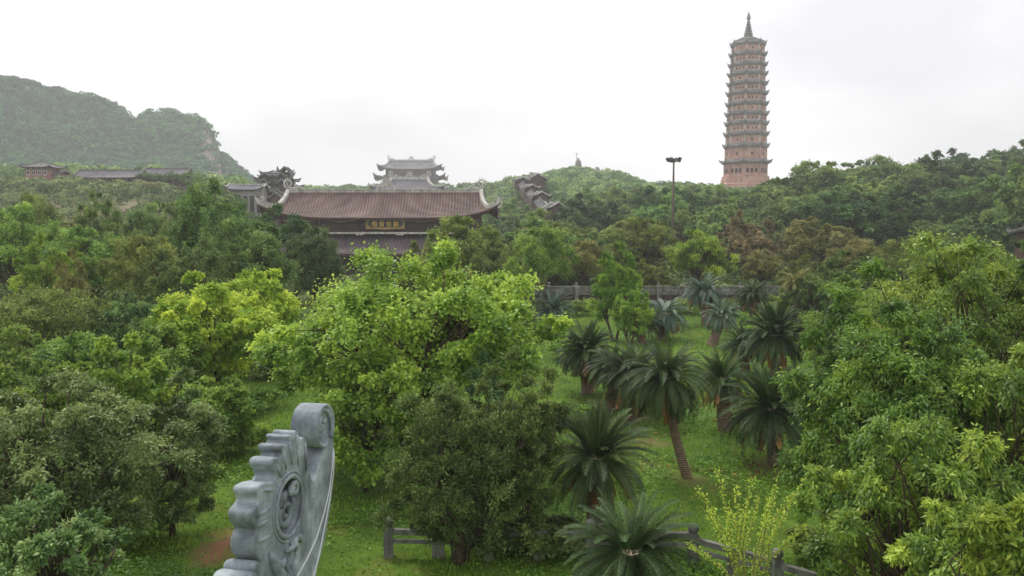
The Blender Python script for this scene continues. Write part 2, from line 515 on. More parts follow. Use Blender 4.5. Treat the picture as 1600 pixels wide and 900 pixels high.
# ------------------------------------------------------------------ ground, mountain, haze
def ground_material():
    m, t, out = newmat('ground_turf')
    g = t.nodes.new('ShaderNodeNewGeometry')
    pos = g.outputs['Position']
    n1 = noise(t, 0.09, 5, 0.6, vec=pos)
    n2 = noise(t, 1.3, 5, 0.65, vec=pos)
    n3 = noise(t, 9.0, 3, 0.6, vec=pos)
    col = ramp(t, n1, [(0.32, srgb('#425a20')), (0.5, srgb('#5a762a')), (0.68, srgb('#76903a'))])
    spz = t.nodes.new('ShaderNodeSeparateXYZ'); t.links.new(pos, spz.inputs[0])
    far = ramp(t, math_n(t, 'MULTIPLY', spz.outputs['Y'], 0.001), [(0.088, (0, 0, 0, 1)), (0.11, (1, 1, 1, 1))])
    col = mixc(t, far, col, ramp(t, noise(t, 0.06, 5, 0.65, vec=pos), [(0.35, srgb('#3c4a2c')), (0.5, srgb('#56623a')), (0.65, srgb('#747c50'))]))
    dry = noise(t, 0.45, 4, 0.6, vec=pos)
    col = mixc(t, ramp(t, dry, [(0.56, (0, 0, 0, 1)), (0.72, (0.55, 0.55, 0.55, 1))]), col, srgb('#8a7a48'))
    col = mixc(t, 0.55, col, ramp(t, n2, [(0.32, (0.38, 0.42, 0.3, 1)), (0.62, (1.1, 1.1, 1, 1))]), 'MULTIPLY')
    col = mixc(t, 0.4, col, ramp(t, n3, [(0.35, (0.4, 0.4, 0.4, 1)), (0.65, (1.1, 1.1, 1.1, 1))]), 'MULTIPLY')
    def patch(c, rx, ry, hexc, soft=0.5, amp=1.2):
        mpn = t.nodes.new('ShaderNodeMapping')
        mpn.vector_type = 'POINT'
        mpn.inputs['Location'].default_value = (-c[0] / rx, -c[1] / ry, 0)
        mpn.inputs['Scale'].default_value = (1 / rx, 1 / ry, 0)
        t.links.new(pos, mpn.inputs['Vector'])
        ln = t.nodes.new('ShaderNodeVectorMath'); ln.operation = 'LENGTH'
        t.links.new(mpn.outputs['Vector'], ln.inputs[0])
        d = math_n(t, 'ADD', ln.outputs['Value'], math_n(t, 'MULTIPLY', math_n(t, 'SUBTRACT', n2, 0.5), amp))
        return mixc(t, ramp(t, d, [(1 - soft, (1, 1, 1, 1)), (1.0, (0, 0, 0, 1))]), col, srgb(hexc))
    for args in GROUND_PATCHES:
        col = patch(*args)
    principled(t, out, col, 0.9, 0.1, bump(t, n2, 0.6, 0.15))
    return m

def on_ground(u, v):
    p0 = Vector((0, 0, EYE)); d = (pix(u, v, 50) - p0)
    s = -EYE / d.z
    return p0 + d * s

pa = on_ground(345, 850); pb = on_ground(512, 590)
pc = [on_ground(1074, 750), on_ground(985, 655), on_ground(1205, 732), on_ground(1020, 690)]
GROUND_PATCHES = [((pc[0].x, pc[0].y), 0.9, 1.2, '#6c6640', 0.95, 2.0), ((pc[1].x, pc[1].y), 1.2, 1.4, '#6c6640', 0.95, 2.0),
                  ((pc[2].x, pc[2].y), 1.2, 1.6, '#6f6040', 0.9, 1.6), ((pc[3].x, pc[3].y), 1.0, 1.0, '#6f6842', 0.95, 2.2),
                  ((pa.x, pa.y), 1.0, 2.0, '#84604a', 0.9, 1.9),
                  ((pb.x, pb.y), 0.55, 4.0, '#94714f', 0.6, 0.9),
                  ((-128, 212), 100, 34, '#7c6a60', 0.7, 0.7),
                  ((-58, 215), 30, 28, '#78735a', 0.7, 0.8)]

def axis(lo, hi, near, n, c=0.0):
    t = np.linspace(-1, 1, n)
    a = np.where(t < 0, -(np.sinh(-t * 5) / np.sinh(5)) * (c - lo), np.sinh(t * 5) / np.sinh(5) * (hi - c))
    return c + a

gx = axis(-2300, 2300, 1, 260)
gy = axis(-700, 2500, 1, 300, 30.0)
X, Y = np.meshgrid(gx, gy)
Zg = terrain(X, Y)
V = np.stack([X, Y, Zg], -1).reshape(-1, 3)
ii, jj = np.meshgrid(np.arange(len(gy) - 1), np.arange(len(gx) - 1), indexing='ij')
q = (ii * len(gx) + jj).ravel()
Fq = np.stack([q, q + 1, q + len(gx) + 1, q + len(gx)], 1)
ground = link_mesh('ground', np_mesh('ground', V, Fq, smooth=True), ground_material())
tag(ground, kind='structure')

def fnoise(x, y, z, s):
    """cheap fractal noise from sines"""
    v = 0
    a = 1.0
    for k in range(5):
        f = s * 1.93 ** k
        v = v + a * np.sin(f * x + 1.7 * k + 2.1 * np.sin(f * 0.7 * y + k)) * np.cos(f * 0.9 * y - 0.6 * k + 1.3 * np.sin(f * 0.8 * z + 2 * k))
        a *= 0.55
    return v

MR = [(-700, 95), (-400, 92), (-200, 98), (-60, 108), (0, 118), (22, 119), (50, 124), (70, 131), (85, 137), (100, 138), (128, 144), (150, 150),
      (165, 153), (182, 162), (195, 170), (208, 181), (218, 185), (228, 184), (234, 176), (250, 174), (272, 174), (292, 180), (312, 184),
      (326, 190), (334, 198), (340, 210), (345, 226), (350, 240), (362, 250), (376, 262), (392, 276), (404, 290), (420, 300), (470, 325)]
mu = np.array([a for a, b in MR], float); mv = np.array([b for a, b in MR], float)
MU = np.concatenate([np.linspace(-700, 0, 90, endpoint=False), np.linspace(0, 470, 240)])
MVp = np.linspace(0, 1, 70)
vv = np.interp(MU, mu, mv)
ridgeY = 760 + 90 * np.sin(MU * 0.006) - 0.12 * MU
footY = 430 + 0.25 * np.maximum(MU, 0)
mV = []
for i, t_ in enumerate(np.concatenate([MVp, [1.12, 1.3, 1.6]])):
    tt = min(t_, 1.0)
    Yd = footY + (ridgeY - footY) * t_
    zr = np.array([ZZ(b, r) for b, r in zip(vv, ridgeY)])
    zf = 18.0
    prof = 0.62 * tt ** 1.15 + 0.38 * np.clip((tt - 0.72) / 0.24, 0, 1) ** 1.2 * 1.0
    h = zf + (zr - zf) * prof
    if t_ > 1: h = h - (t_ - 1) * 200
    xx = (MU - 800) / F * Yd / 1.0
    amp = np.clip(t_ * 3, 0, 1) * np.clip((1.02 - t_) * 6, 0.12, 1)
    h = h + 5.0 * amp * fnoise(xx, Yd, h, 0.022)
    xx = xx + 3.0 * amp * fnoise(Yd, h, xx, 0.03)
    mV.append(np.stack([xx, Yd + 5 * amp * fnoise(h, xx, Yd, 0.06), h], -1))
mV = np.array(mV)
nr, nc = mV.shape[:2]
ii, jj = np.meshgrid(np.arange(nr - 1), np.arange(nc - 1), indexing='ij')
q = (ii * nc + jj).ravel()
MF = np.stack([q, q + 1, q + nc + 1, q + nc], 1)
uu_, tt_ = np.meshgrid(MU, np.concatenate([MVp, [1.12, 1.3, 1.6]]))
rk = np.zeros_like(uu_)
def rband(u0, u1, t0, t1, a=1.0):
    global rk
    f = np.clip((uu_ - u0) / 8, 0, 1) * np.clip((u1 - uu_) / 8, 0, 1) * np.clip((tt_ - t0) / 0.05, 0, 1) * np.clip((t1 - tt_) / 0.05, 0, 1)
    rk = np.maximum(rk, f * a)
rband(-300, 62, 0.90, 0.985, 0.85); rband(60, 150, 0.90, 0.965, 0.8); rband(140, 215, 0.88, 0.96, 0.7); rband(312, 354, 0.45, 0.99, 1.15); rband(255, 330, 0.9, 0.98, 0.6)
rband(60, 125, 0.30, 0.44, 0.7)
rk = rk * np.clip(0.75 + 0.55 * fnoise(mV[..., 0], mV[..., 1] * 0.3, mV[..., 2], 0.075), 0, 1.3)
rk = np.clip((rk - 0.42) * 4, 0, 1)
def mountain_material():
    m, t, out = newmat('mountain_slope')
    g = t.nodes.new('ShaderNodeNewGeometry')
    n1 = noise(t, 0.02, 5, 0.6, vec=g.outputs['Position'])
    n2 = noise(t, 0.12, 5, 0.65, vec=g.outputs['Position'])
    col = ramp(t, n2, [(0.3, srgb('#1f3826')), (0.5, srgb('#304e34')), (0.72, srgb('#486644'))])
    sp = t.nodes.new('ShaderNodeSeparateXYZ'); t.links.new(g.outputs['Normal'], sp.inputs[0])
    at = t.nodes.new('ShaderNodeAttribute'); at.attribute_name = 'tint'
    f = math_n(t, 'ADD', at.outputs['Fac'], math_n(t, 'MULTIPLY', math_n(t, 'SUBTRACT', n2, 0.5), 0.5))
    rock = ramp(t, n2, [(0.3, srgb('#565049')), (0.5, srgb('#7a716a')), (0.7, srgb('#a0968e'))])
    col = mixc(t, ramp(t, f, [(0.50, (0, 0, 0, 1)), (0.62, (1, 1, 1, 1))]), col, rock)
    principled(t, out, col, 0.95, 0.1, bump(t, n2, 0.8, 2.0))
    return m
mountain = link_mesh('mountain', np_mesh('mountain', mV.reshape(-1, 3), MF, rk.ravel(), smooth=True), mountain_material())
tag(mountain, kind='structure')

def clump_mass(name, P, S, mat, seed, per=42, leaf=0.34, flat=0.75, tintamp=0.35, kind='stuff', parent=None):
    """many low crowns as one mass: P centres, S radii"""
    rng = np.random.default_rng(seed)
    n = len(P)
    d = unit(rng.normal(size=(n, per, 3)) + np.array([0, 0, 0.55]))
    r = rng.uniform(0.72, 1.05, (n, per, 1))
    Q = P[:, None, :] + d * r * S[:, None, None] * np.array([1, 1, flat])
    Dv = unit(np.cross(d, rng.normal(size=d.shape)))
    Nn = d + rng.normal(size=d.shape) * 0.45
    Ln = (S[:, None] * leaf * rng.uniform(0.7, 1.4, (n, per))).ravel() * 2
    big = 0.16 * fnoise(P[:, 0], P[:, 1], P[:, 2], 0.02)[:, None]
    tint = np.clip(0.5 + big + tintamp * rng.normal(size=(n, 1)) * 0.6 + rng.normal(size=(n, per)) * 0.16, 0, 1).ravel()
    Vv, Ff = leaf_arrays((Q.reshape(-1, 3)) - Dv.reshape(-1, 3) * Ln[:, None] * 0.5, Dv.reshape(-1, 3), Nn.reshape(-1, 3), Ln, Ln * 0.75, 0.12, 0.5)
    o = link_mesh(name, np_mesh(name, Vv, Ff, np.repeat(tint, 4)), mat)
    return o

rng = np.random.default_rng(5)
# woodland over the mountain: crowns stand on its front faces, thinner where the rock is steep
fi = rng.integers(0, nr - 6, 9000); fj = rng.integers(0, nc - 1, 9000)
p00, p10, p01 = mV[fi, fj], mV[fi + 1, fj], mV[fi, fj + 1]
a_, b_ = rng.random((2, 9000, 1))
Pm = p00 + (p10 - p00) * a_ + (p01 - p00) * b_
nm = unit(np.cross(p01 - p00, p10 - p00))
keep = (rk[fi, fj] < 0.45) | (rng.random(9000) < 0.12)
Pm = Pm[keep]
Sm = rng.uniform(2.2, 4.8, len(Pm)) * np.interp(Pm[:, 1], [430, 800], [0.9, 1.15])
Pm[:, 2] += Sm * 0.25
o = clump_mass('mountain_woodland', Pm, Sm, M['leaf_mountain'], 11, per=56, leaf=0.21)
tag(o, 'hazy green woodland covering the rocky mountain at the far left', 'woodland', kind='stuff')

# far woods on the ridges behind the halls and below the statue
pts = []
for k in range(9500):
    u = rng.uniform(-80, 1330); Yd = 298 + 462 * rng.random() ** 1.3
    if u < 425 and (Yd > 420 or Yd < 312): continue
    if 1225 < u and Yd < 305: continue
    if 800 < u < 872 and Yd < 348: continue
    if 425 <= u < 468 and Yd < 345: continue
    if 926 < u < 952 and 560 < Yd < 700: continue
    if 1085 < u < 1240 and Yd > 425: continue
    x = (u - 800) / F * Yd
    if abs(u - 640) < 62 and Yd > 640: continue
    if abs(u - 640) < 60 and Yd < 470: continue
    if 884 < u < 923 and Yd > 640: continue
    pts.append((x, Yd, gz(x, Yd)))
Pf = np.array(pts)
Sf = rng.uniform(2.4, 4.6, len(Pf))
Pf[:, 2] += Sf * rng.uniform(0.3, 1.2, len(Pf))
o = clump_mass('far_woodland', Pf, Sf, M['leaf_hill'], 12, per=70, leaf=0.19, tintamp=0.5)
tag(o, 'distant green woodland covering the ridges behind the temple halls', 'woodland', kind='stuff')

# low scrub on the slopes and between the trunks
pts = []; ss = []
for k in range(15000):
    u = rng.uniform(-150, 1750); Yd = 95 + 340 * rng.random() ** 1.4
    x = (u - 800) / F * Yd
    if u < 330 and Yd > 275 and Yd < 330: continue
    if 455 < u < 790 and 135 < Yd < 185: continue
    if 575 < u < 700 and 395 < Yd: continue
    if u < 420 and 195 < Yd < 250 and rng.random() < 0.25: continue
    s = rng.uniform(0.6, 1.5) * (1.0 if Yd < 200 else 1.4)
    if u < 440 and 250 < Yd < 276: s *= 1.5
    pts.append((x, Yd, gz(x, Yd) + s * 0.3)); ss.append(s)
o = clump_mass('scrub', np.array(pts), np.array(ss), M['scrub'], 13, per=44, leaf=0.2, tintamp=0.5)
tag(o, 'low green and brownish scrub growing over the slopes between the trees', 'scrub', kind='stuff')

def haze_box():
    m, t, out = newmat('haze_air')
    pv = t.nodes.new('ShaderNodeVolumePrincipled')
    pv.inputs['Color'].default_value = (0.95, 0.955, 1.0, 1)
    pv.inputs['Density'].default_value = 0.00040
    pv.inputs['Anisotropy'].default_value = 0.25
    t.links.new(pv.outputs[0], out.inputs['Volume'])
    mb = MB()
    mb.box((0, 900, 122), (4700, 3300, 252))
    o = mb.build('haze', m)
    tag(o, 'thin pale haze filling the air over the valley', 'haze', kind='stuff')
    return o
haze = haze_box()

# ------------------------------------------------------------------ buildings
def roof_z(v, zr, drop, p=1.4):
    return zr - drop * (1 - (1 - v) ** p)

def curved_roof(mb, c, zr, rl, ex, ey, drop, lift, pw=1.7, nx=40, nv=10, rib=None, p=1.35, thick=0.3, liftp=5, gable=False, soff=1):
    """Vietnamese hipped roof with swept corners; c = plan centre, rl = half ridge, ex/ey = half eaves"""
    cx, cy_ = c
    def P(side, t, v):
        hx = rl + (ex - rl) * v ** pw
        hy = ey * v
        lz = lift * abs(t) ** liftp * v ** 3
        z = roof_z(v, zr, drop, p) + lz
        if side in (0, 1):
            x, y = t * hx, (-1 if side == 0 else 1) * hy
        else:
            x, y = (-1 if side == 2 else 1) * hx, t * hy
        return (cx + x, cy_ + y, z)
    for side in range(4):
        n = nx if side < 2 else max(8, nx // 3)
        half = ex if side < 2 else ey
        ts = [-1 + 2 * i / n for i in range(n + 1)]
        vs_ = [j / nv for j in range(nv + 1)]
        V, U = [], []
        for v in vs_:
            for t in ts:
                q = P(side, t, v)
                if rib:
                    q = (q[0], q[1], q[2] + 0.07 * (0.5 + 0.5 * math.cos(2 * math.pi * (t * half) / rib)))
                V.append(q)
                U.append((t * (rl + (ex - rl) * v ** pw if side < 2 else ey * v), v * math.hypot(ey, drop)))
        Fc, Uc = [], []
        for j in range(nv):
            for i in range(n):
                f = (j * (n + 1) + i, j * (n + 1) + i + 1, (j + 1) * (n + 1) + i + 1, (j + 1) * (n + 1) + i)
                if side in (0, 3): f = f[::-1] if side == 3 else f
                Fc.append(f); Uc.append([U[k] for k in f])
        mb.add(V, Fc, Uc, mi=0)
        # fascia and soffit
        low = [P(side, t, 1.0) for t in ts]
        inn = [P(side, t, 0.45) for t in ts]
        dn = [(a, b, z - thick) for a, b, z in low]
        di = [(a, b, z - thick * 1.4 - 0.15) for a, b, z in inn]
        n1 = n + 1
        V2 = [(a, b, z + 0.002) for a, b, z in low] + dn + di
        F2 = [(i, i + 1, n1 + i + 1, n1 + i) for i in range(n)] + [(n1 + i, n1 + i + 1, 2 * n1 + i + 1, 2 * n1 + i) for i in range(n)]
        mb.add(V2, F2, mi=soff)
    return P

def hip_points(P, sx, sy, n=14, v0=0.0, curl=0.0):
    side = 0 if sy < 0 else 1
    pts = [Vector(P(side, sx, v0 + (1 - v0) * k / n)) for k in range(n + 1)]
    if curl:
        d = (pts[-1] - pts[-3]).normalized()
        d.z = 0; d.normalize()
        b = pts[-1]
        for k in range(1, 5):
            a = k / 4 * 1.9
            pts.append(b + d * curl * math.sin(a) * 0.6 + Vector((0, 0, curl * (1 - math.cos(a)) * 0.9)))
    return pts

def spiral(mb, c, ax, r0, turns=1.6, rad=0.12, n=22, start=0.0, hand=1, mi=0):
    """flat spiral in the plane of ax (horizontal unit vector) and vertical"""
    pts, rr = [], []
    for k in range(n + 1):
        f = k / n
        a = start + hand * f * turns * 2 * math.pi
        r = r0 * (1 - 0.82 * f)
        pts.append(Vector(c) + Vector(ax) * (r * math.cos(a)) + Vector((0, 0, r * math.sin(a))))
        rr.append(rad * (1 - 0.45 * f))
    mb.tube(pts, rr, 6, mi=mi)

def ridge_dragon(mb, c, sx, s):
    """openwork curled head on a ridge end"""
    ax = (sx, 0, 0)
    spiral(mb, (c[0], c[1], c[2] + s * 0.75), ax, s * 0.62, 1.5, s * 0.13, start=-1.4, hand=1)
    spiral(mb, (c[0] - sx * s * 0.95, c[1], c[2] + s * 0.38), ax, s * 0.36, 1.3, s * 0.10, start=-1.2, hand=-1)
    mb.tube([(c[0] - sx * s * 2.2, c[1], c[2]), (c[0] - sx * s * 1.4, c[1], c[2] + s * 0.35), (c[0] - sx * s * 0.5, c[1], c[2] + s * 0.15),
             (c[0] + sx * s * 0.1, c[1], c[2] + s * 0.3)], [s * 0.05, s * 0.14, s * 0.16, s * 0.12], 6)
    for k in range(4):
        a = 0.5 + k * 0.45
        b = Vector((c[0] + sx * s * 0.55 * math.cos(a), c[1], c[2] + s * 0.75 + s * 0.55 * math.sin(a)))
        mb.tube([b, b + Vector((sx * s * 0.34 * math.cos(a + 0.3), 0, s * 0.34 * math.sin(a + 0.3)))], [s * 0.08, 0.02], 5)

def flame_wheel(mb, c, r, n=14):
    """disc with flames standing on the middle of a ridge"""
    mb.tube([(c[0], c[1] - 0.15, c[2] + r), (c[0], c[1] + 0.15, c[2] + r)], r * 0.5, 16)
    for k in range(n):
        a = math.pi * (-0.18 + 1.36 * k / (n - 1))
        d = Vector((math.cos(a), 0, math.sin(a)))
        e = Vector((math.cos(a + 0.22), 0, math.sin(a + 0.22)))
        b = Vector((c[0], c[1], c[2] + r))
        l = r * (1.35 + 0.25 * (k % 2))
        mb.tube([b + d * r * 0.45, b + d * r * 0.85, b + e * l], [r * 0.14, r * 0.11, 0.02], 5)
    for sx in (-1, 1):
        mb.tube([(c[0] + sx * r * 1.9, c[1], c[2]), (c[0] + sx * r * 1.1, c[1], c[2] + r * 0.5), (c[0] + sx * r * 0.5, c[1], c[2] + r * 0.3)],
                [r * 0.1, r * 0.22, r * 0.25], 6)

# --- main hall in the middle of the picture --------------------------------------------------
def main_hall():
    Yf = 150.0
    cx = pix(601, 320, 157).x
    cyy = 157.5
    zr = ZZ(299, 157)
    z_e = ZZ(340.5, Yf)
    rl = (pix(752, 300, 157).x - pix(450, 300, 157).x) / 2
    ex = (pix(786, 320, Yf).x - pix(404, 320, Yf).x) / 2 - 0.6
    ey = cyy - Yf
    z0 = gz(cx, Yf)
    t = thing('temple_hall', 'long two tiered temple hall with red brown tiled roof and pale swept ridges', 'temple hall', (cx, cyy, z0))
    mb = MB()
    P = curved_roof(mb, (cx, cyy), zr, rl, ex, ey, zr - z_e, 2.3, pw=2.1, nx=400, nv=14, rib=0.56, thick=0.35)
    up = mb.build('upper_roof', [M['tile_red'], M['soffit']], t)
    mb = MB()
    mb.box((cx, cyy, zr + 0.02), (2 * rl + 0.4, 0.55, 0.42))
    mb.box((cx, cyy, zr + 0.33), (2 * rl + 0.8, 0.8, 0.16))
    mb.build('ridge', M['stone_white'], up)
    for sx in (-1, 1):
        for sy in (-1, 1):
            mb = MB()
            pts = hip_points(P, sx, sy, 16, 0.0, 1.5)
            m_ = len(pts)
            mb.sweep(pts, [0.7] * (m_ - 4) + [0.6, 0.5, 0.4, 0.3], [0.62] * (m_ - 4) + [0.55, 0.5, 0.4, 0.25])
            if sy < 0:
                e = pts[-5]
                spiral(mb, (e.x - sx * 0.4, e.y, e.z + 1.1), (sx, 0, 0), 0.6, 1.4, 0.13, start=-1.3, hand=1)
                for k in range(5):
                    q_ = pts[-9 + k]
                    mb.tube([q_ + Vector((0, 0, 0.5)), q_ + Vector((-sx * 0.35, 0, 0.95)), q_ + Vector((-sx * 0.6, 0, 0.8))], [0.16, 0.12, 0.05], 5)
            mb.build('hip_ridge', M['stone_white'], up)
    for sx in (-1, 1):
        mb = MB(); ridge_dragon(mb, (cx + sx * rl, cyy, zr + 0.35), sx, 1.5)
        mb.build('ridge_dragon', M['stone_white'], up)
    mb = MB(); flame_wheel(mb, (pix(603, 300, 157).x, cyy, zr + 0.4), 1.05)
    mb.build('ridge_sun', M['stone_white'], up)
    # wall band of the upper storey
    zb = ZZ(364, 151.3)
    yw = 151.6
    mb = MB()
    hw = rl - 0.2
    mb.box((cx, yw + 5.5, (z_e + zb) / 2 + 0.2), (2 * hw, 11, z_e - zb + 0.9))
    wl = mb.build('wall', M['wood_panel'], t)
    xs = [cx + k * 7.35 + 3.67 for k in range(-3, 3)]
    for k in range(-3, 4):                                    # carved lattice boards between the columns
        if k == 0: continue
        mb = MB()
        a, b = cx + k * 7.35 - 3.3, cx + k * 7.35 + 3.3
        if b > cx + hw: b = cx + hw - 0.3
        if a < cx - hw: a = cx - hw + 0.3
        for z_, h_ in ((zb + 0.35, 0.22), (zb + 0.85, 0.12), (z_e - 1.0, 0.14)):
            mb.box(((a + b) / 2, yw - 0.04, z_), (b - a, 0.12, h_))
        for i in range(22):
            mb.box((a + (b - a) * (i + 0.5) / 22, yw - 0.03, (zb + z_e - 0.2) / 2), (0.09, 0.09, z_e - zb - 1.3))
        mb.build('lattice', M['wood_dark'], wl)
        mb = MB()                                            # gilded valance
        n = 12
        for s_ in (-1, 1):
            m0 = (a + b) / 2
            pts = [(m0 + s_ * (b - a) * 0.48 * i / n, yw - 0.14, z_e - 0.42 - 0.32 * (1 - (i / n)) ** 1.5 + 0.07 * math.sin(i * 1.7)) for i in range(n + 1)]
            mb.tube(pts, [0.17 - 0.10 * i / n + 0.04 * (i % 2) for i in range(n + 1)], 6)
        mb.build('valance', M['gold_pale'], wl)
    for x in xs:
        mb = MB()
        mb.tube([(x, yw - 0.28, zb - 0.05), (x, yw - 0.28, z_e + 0.1)], 0.3, 12)
        mb.box((x, yw - 0.28, zb + 0.12), (0.85, 0.85, 0.26))
        mb.build('column', M['wood_dark'], t, smooth=False)
    mb = MB()
    mb.box((cx, yw - 0.05, zb + 0.12), (2 * hw + 0.1, 0.3, 0.18))
    mb.build('sill_beam', M['wood_panel'], t)
    # lower roof
    zl = ZZ(397, 145.5)
    mb = MB()
    P2 = curved_roof(mb, (cx, cyy), zb + 2.0, rl - 4, ex + 0.8, cyy - 145.5, zb + 2.0 - zl, 1.8, pw=1.0, nx=400, nv=8, rib=0.56, thick=0.35, p=1.15)
    lr = mb.build('lower_roof', [M['tile_dark'], M['soffit']], t)
    mb = MB()
    mb.sweep([(cx - hw, yw - 0.55, zb - 0.18), (cx + hw, yw - 0.55, zb - 0.18)], 0.5, 0.34)
    for x in xs: mb.box((x, yw - 0.62, zb - 0.2), (1.3, 0.6, 0.42))
    mb.build('lower_ridge', M['stone_pale'], lr)
    # ground storey
    mb = MB()
    mb.box((cx, cyy, (z0 + zl) / 2), (2 * ex - 6, 2 * (cyy - 145.5) - 6, zl - z0 + 1.6))
    mb.build('lower_wall', M['wood_panel'], t)
    for k in range(-4, 4):
        mb = MB(); x = cx + k * 5.4 + 2.7
        mb.tube([(x, 147.2, z0), (x, 147.2, zl + 0.5)], 0.3, 10)
        mb.build('column', M['wood_dark'], t)
    for k in range(-3, 4):
        mb = MB(); x = cx + k * 5.4
        mb.box((x, 148.4, z0 + 1.7), (3.2, 0.14, 3.0))
        mb.build('door', M['wood_dark'], t)
    mb = MB(); mb.box((cx, cyy, z0 + 0.05), (2 * ex, 26, 0.5)); mb.build('plinth', M['stone_grey'], t)
    # name board hung under the eave
    xb = pix(602, 350, 150.9).x
    yb = 150.95
    zt, zz = ZZ(342.5, yb), ZZ(357.0, yb)
    W, H = 7.1, zt - zz
    zc = (zt + zz) / 2
    s = thing('name_board', 'black name board with gold characters and gilt frame under the upper eave', 'sign', (xb, yb, zz))
    mb = MB(); mb.box((xb, yb, zc), (W - 0.5, 0.12, H - 0.3)); mb.build('panel', M['board_black'], s)
    mb = MB()
    for sz in (-1, 1):
        mb.box((xb, yb - 0.02, zc + sz * (H / 2 - 0.1)), (W, 0.22, 0.2))
        mb.tube([(xb - W / 2 + W * i / 24, yb - 0.1, zc + sz * (H / 2 + 0.03 * math.sin(i * 1.3))) for i in range(25)], [0.08 + 0.05 * (i % 2) for i in range(25)], 6)
        mb.box((xb + sz * (W / 2 - 0.13), yb - 0.02, zc), (0.26, 0.22, H - 0.42))
        for s2 in (-1, 1):
            mb.box((xb + sz * (W / 2 - 0.45), yb - 0.03, zc + s2 * (H / 2 - 0.35)), (0.4, 0.2, 0.3))
    mb.tube([(xb - 1.6 + 3.2 * i / 16, yb - 0.1, zz - 0.05 - 0.12 * math.sin(math.pi * i / 16) + 0.04 * (i % 2)) for i in range(17)], 0.11, 6)
    mb.build('frame', M['gold_pale'], s)
    cu = bpy.data.curves.new('lettering', 'FONT')
    cu.body = '\u6bbf\u97f3\u4e16\u89c0'
    cu.size = 1.08
    cu.space_character = 1.42
    cu.align_x = 'CENTER'; cu.align_y = 'CENTER'
    cu.extrude = 0.03
    cu.offset = 0.004
    tmp = bpy.data.objects.new('lettering', cu)
    COL.objects.link(tmp)
    bpy.context.view_layer.update()
    me = bpy.data.meshes.new_from_object(tmp)
    bpy.data.objects.remove(tmp)
    me.transform(Matrix.Rotation(math.pi / 2, 4, 'X'))
    xs_ = [v.co.x for v in me.vertices]; zs_ = [v.co.z for v in me.vertices]
    me.transform(Matrix.Translation((-(min(xs_) + max(xs_)) / 2, 0, -(min(zs_) + max(zs_)) / 2)))
    me.materials.clear()
    lo = link_mesh('lettering', me, M['gold'], s)
    lo.location = (0, -0.10, zc - zz)
    return t
main_hall()

def tiered_hall(name, label, u, Yd, tiers, mat, zbase, ridge_orn=True, depth=0.5, wallmat=None):
    """tiers: (ridge half or None, z ridge, eave half, z eave, lift)"""
    cx = pix(u, 270, Yd).x
    t = thing(name, label, 'temple hall', (cx, Yd, zbase))
    for k, (rl, zr, ex, ze, lift) in enumerate(tiers):
        ey = ex * depth
        mb = MB()
        P = curved_roof(mb, (cx, Yd), zr, rl, ex, ey, zr - ze, lift, pw=2.0 if k == 0 else 1.0, nx=44, nv=10, thick=0.9, p=1.35, liftp=4)
        r = mb.build('roof', [mat, M['soffit']], t)
        if k == 0:
            mb = MB(); mb.box((cx, Yd, zr + 0.3), (2 * rl + 1, 1.4, 1.3)); mb.build('ridge', M['stone_pale'], r)
        for sx in (-1, 1):
            for sy in (-1, 1):
                mb = MB()
                pts = hip_points(P, sx, sy, 12, 0.0 if k == 0 else 0.45, 1.1)
                mb.sweep(pts, [1.2] * (len(pts) - 2) + [0.9, 0.5], [0.9] * (len(pts) - 2) + [0.7, 0.4])
                mb.build('hip_ridge', M['stone_pale'], r)
        if k == 0 and ridge_orn:
            for sx in (-1, 1):
                mb = MB(); ridge_dragon(mb, (cx + sx * rl, Yd, zr + 0.8), sx, ridge_orn); mb.build('ridge_dragon', M['stone_pale'], r)
            mb = MB(); flame_wheel(mb, (cx, Yd, zr + 0.9), ridge_orn * 0.62, 9); mb.build('ridge_sun', M['stone_pale'], r)
        zn = (tiers[k + 1][1] if k + 1 < len(tiers) else zbase + 0.2)
        mb = MB()
        hw = ex * 0.74
        mb.box((cx, Yd, (ze + zn) / 2 - 0.4), (2 * hw, 2 * hw * depth, max(1.5, ze - zn + 2.4)))
        wl = mb.build('wall', wallmat or M['wood_panel'], t)
        for i in range(9):
            mb = MB()
            mb.tube([(cx - hw + 2 * hw * i / 8, Yd - hw * depth - 0.4, zn - 1.2), (cx - hw + 2 * hw * i / 8, Yd - hw * depth - 0.4, ze + 0.8)], 0.5, 8)
            mb.build('column', M['wood_dark'], wl)
    return t

Yt = 720.0
tiered_hall('temple_hall', 'pale hazy three tiered great hall on the ridge, highest roof behind the red roof', 643, Yt,
            [(19.5, ZZ(251, Yt), 27.5, ZZ(265.5, Yt), 3.2), (22, ZZ(272, Yt), 30.5, ZZ(281, Yt), 4.0), (26, ZZ(286, Yt), 34, ZZ(297, Yt), 4)],
            M['tile_grey'], 31.5, 2.6, 0.55)
Yt = 410.0
tiered_hall('temple_hall', 'grey tiled hall with disc ornament, between the red roof and the great hall', 640, Yt,
            [(9.2, ZZ(279.5, Yt), 18, ZZ(300, Yt), 2.5), (14, ZZ(306, Yt), 21, ZZ(316, Yt), 2.5)], M['tile_grey'], 1.5, 2.2, 0.6)

# --- small curved-roof pavilions ---------------------------------------------------------------
def rot(p, c, a):
    x, y = p[0] - c[0], p[1] - c[1]
    return (c[0] + x * math.cos(a) - y * math.sin(a), c[1] + x * math.sin(a) + y * math.cos(a), p[2])

def rotate_mb(mb, c, a):
    mb.v = [rot(p, c, a) for p in mb.v]

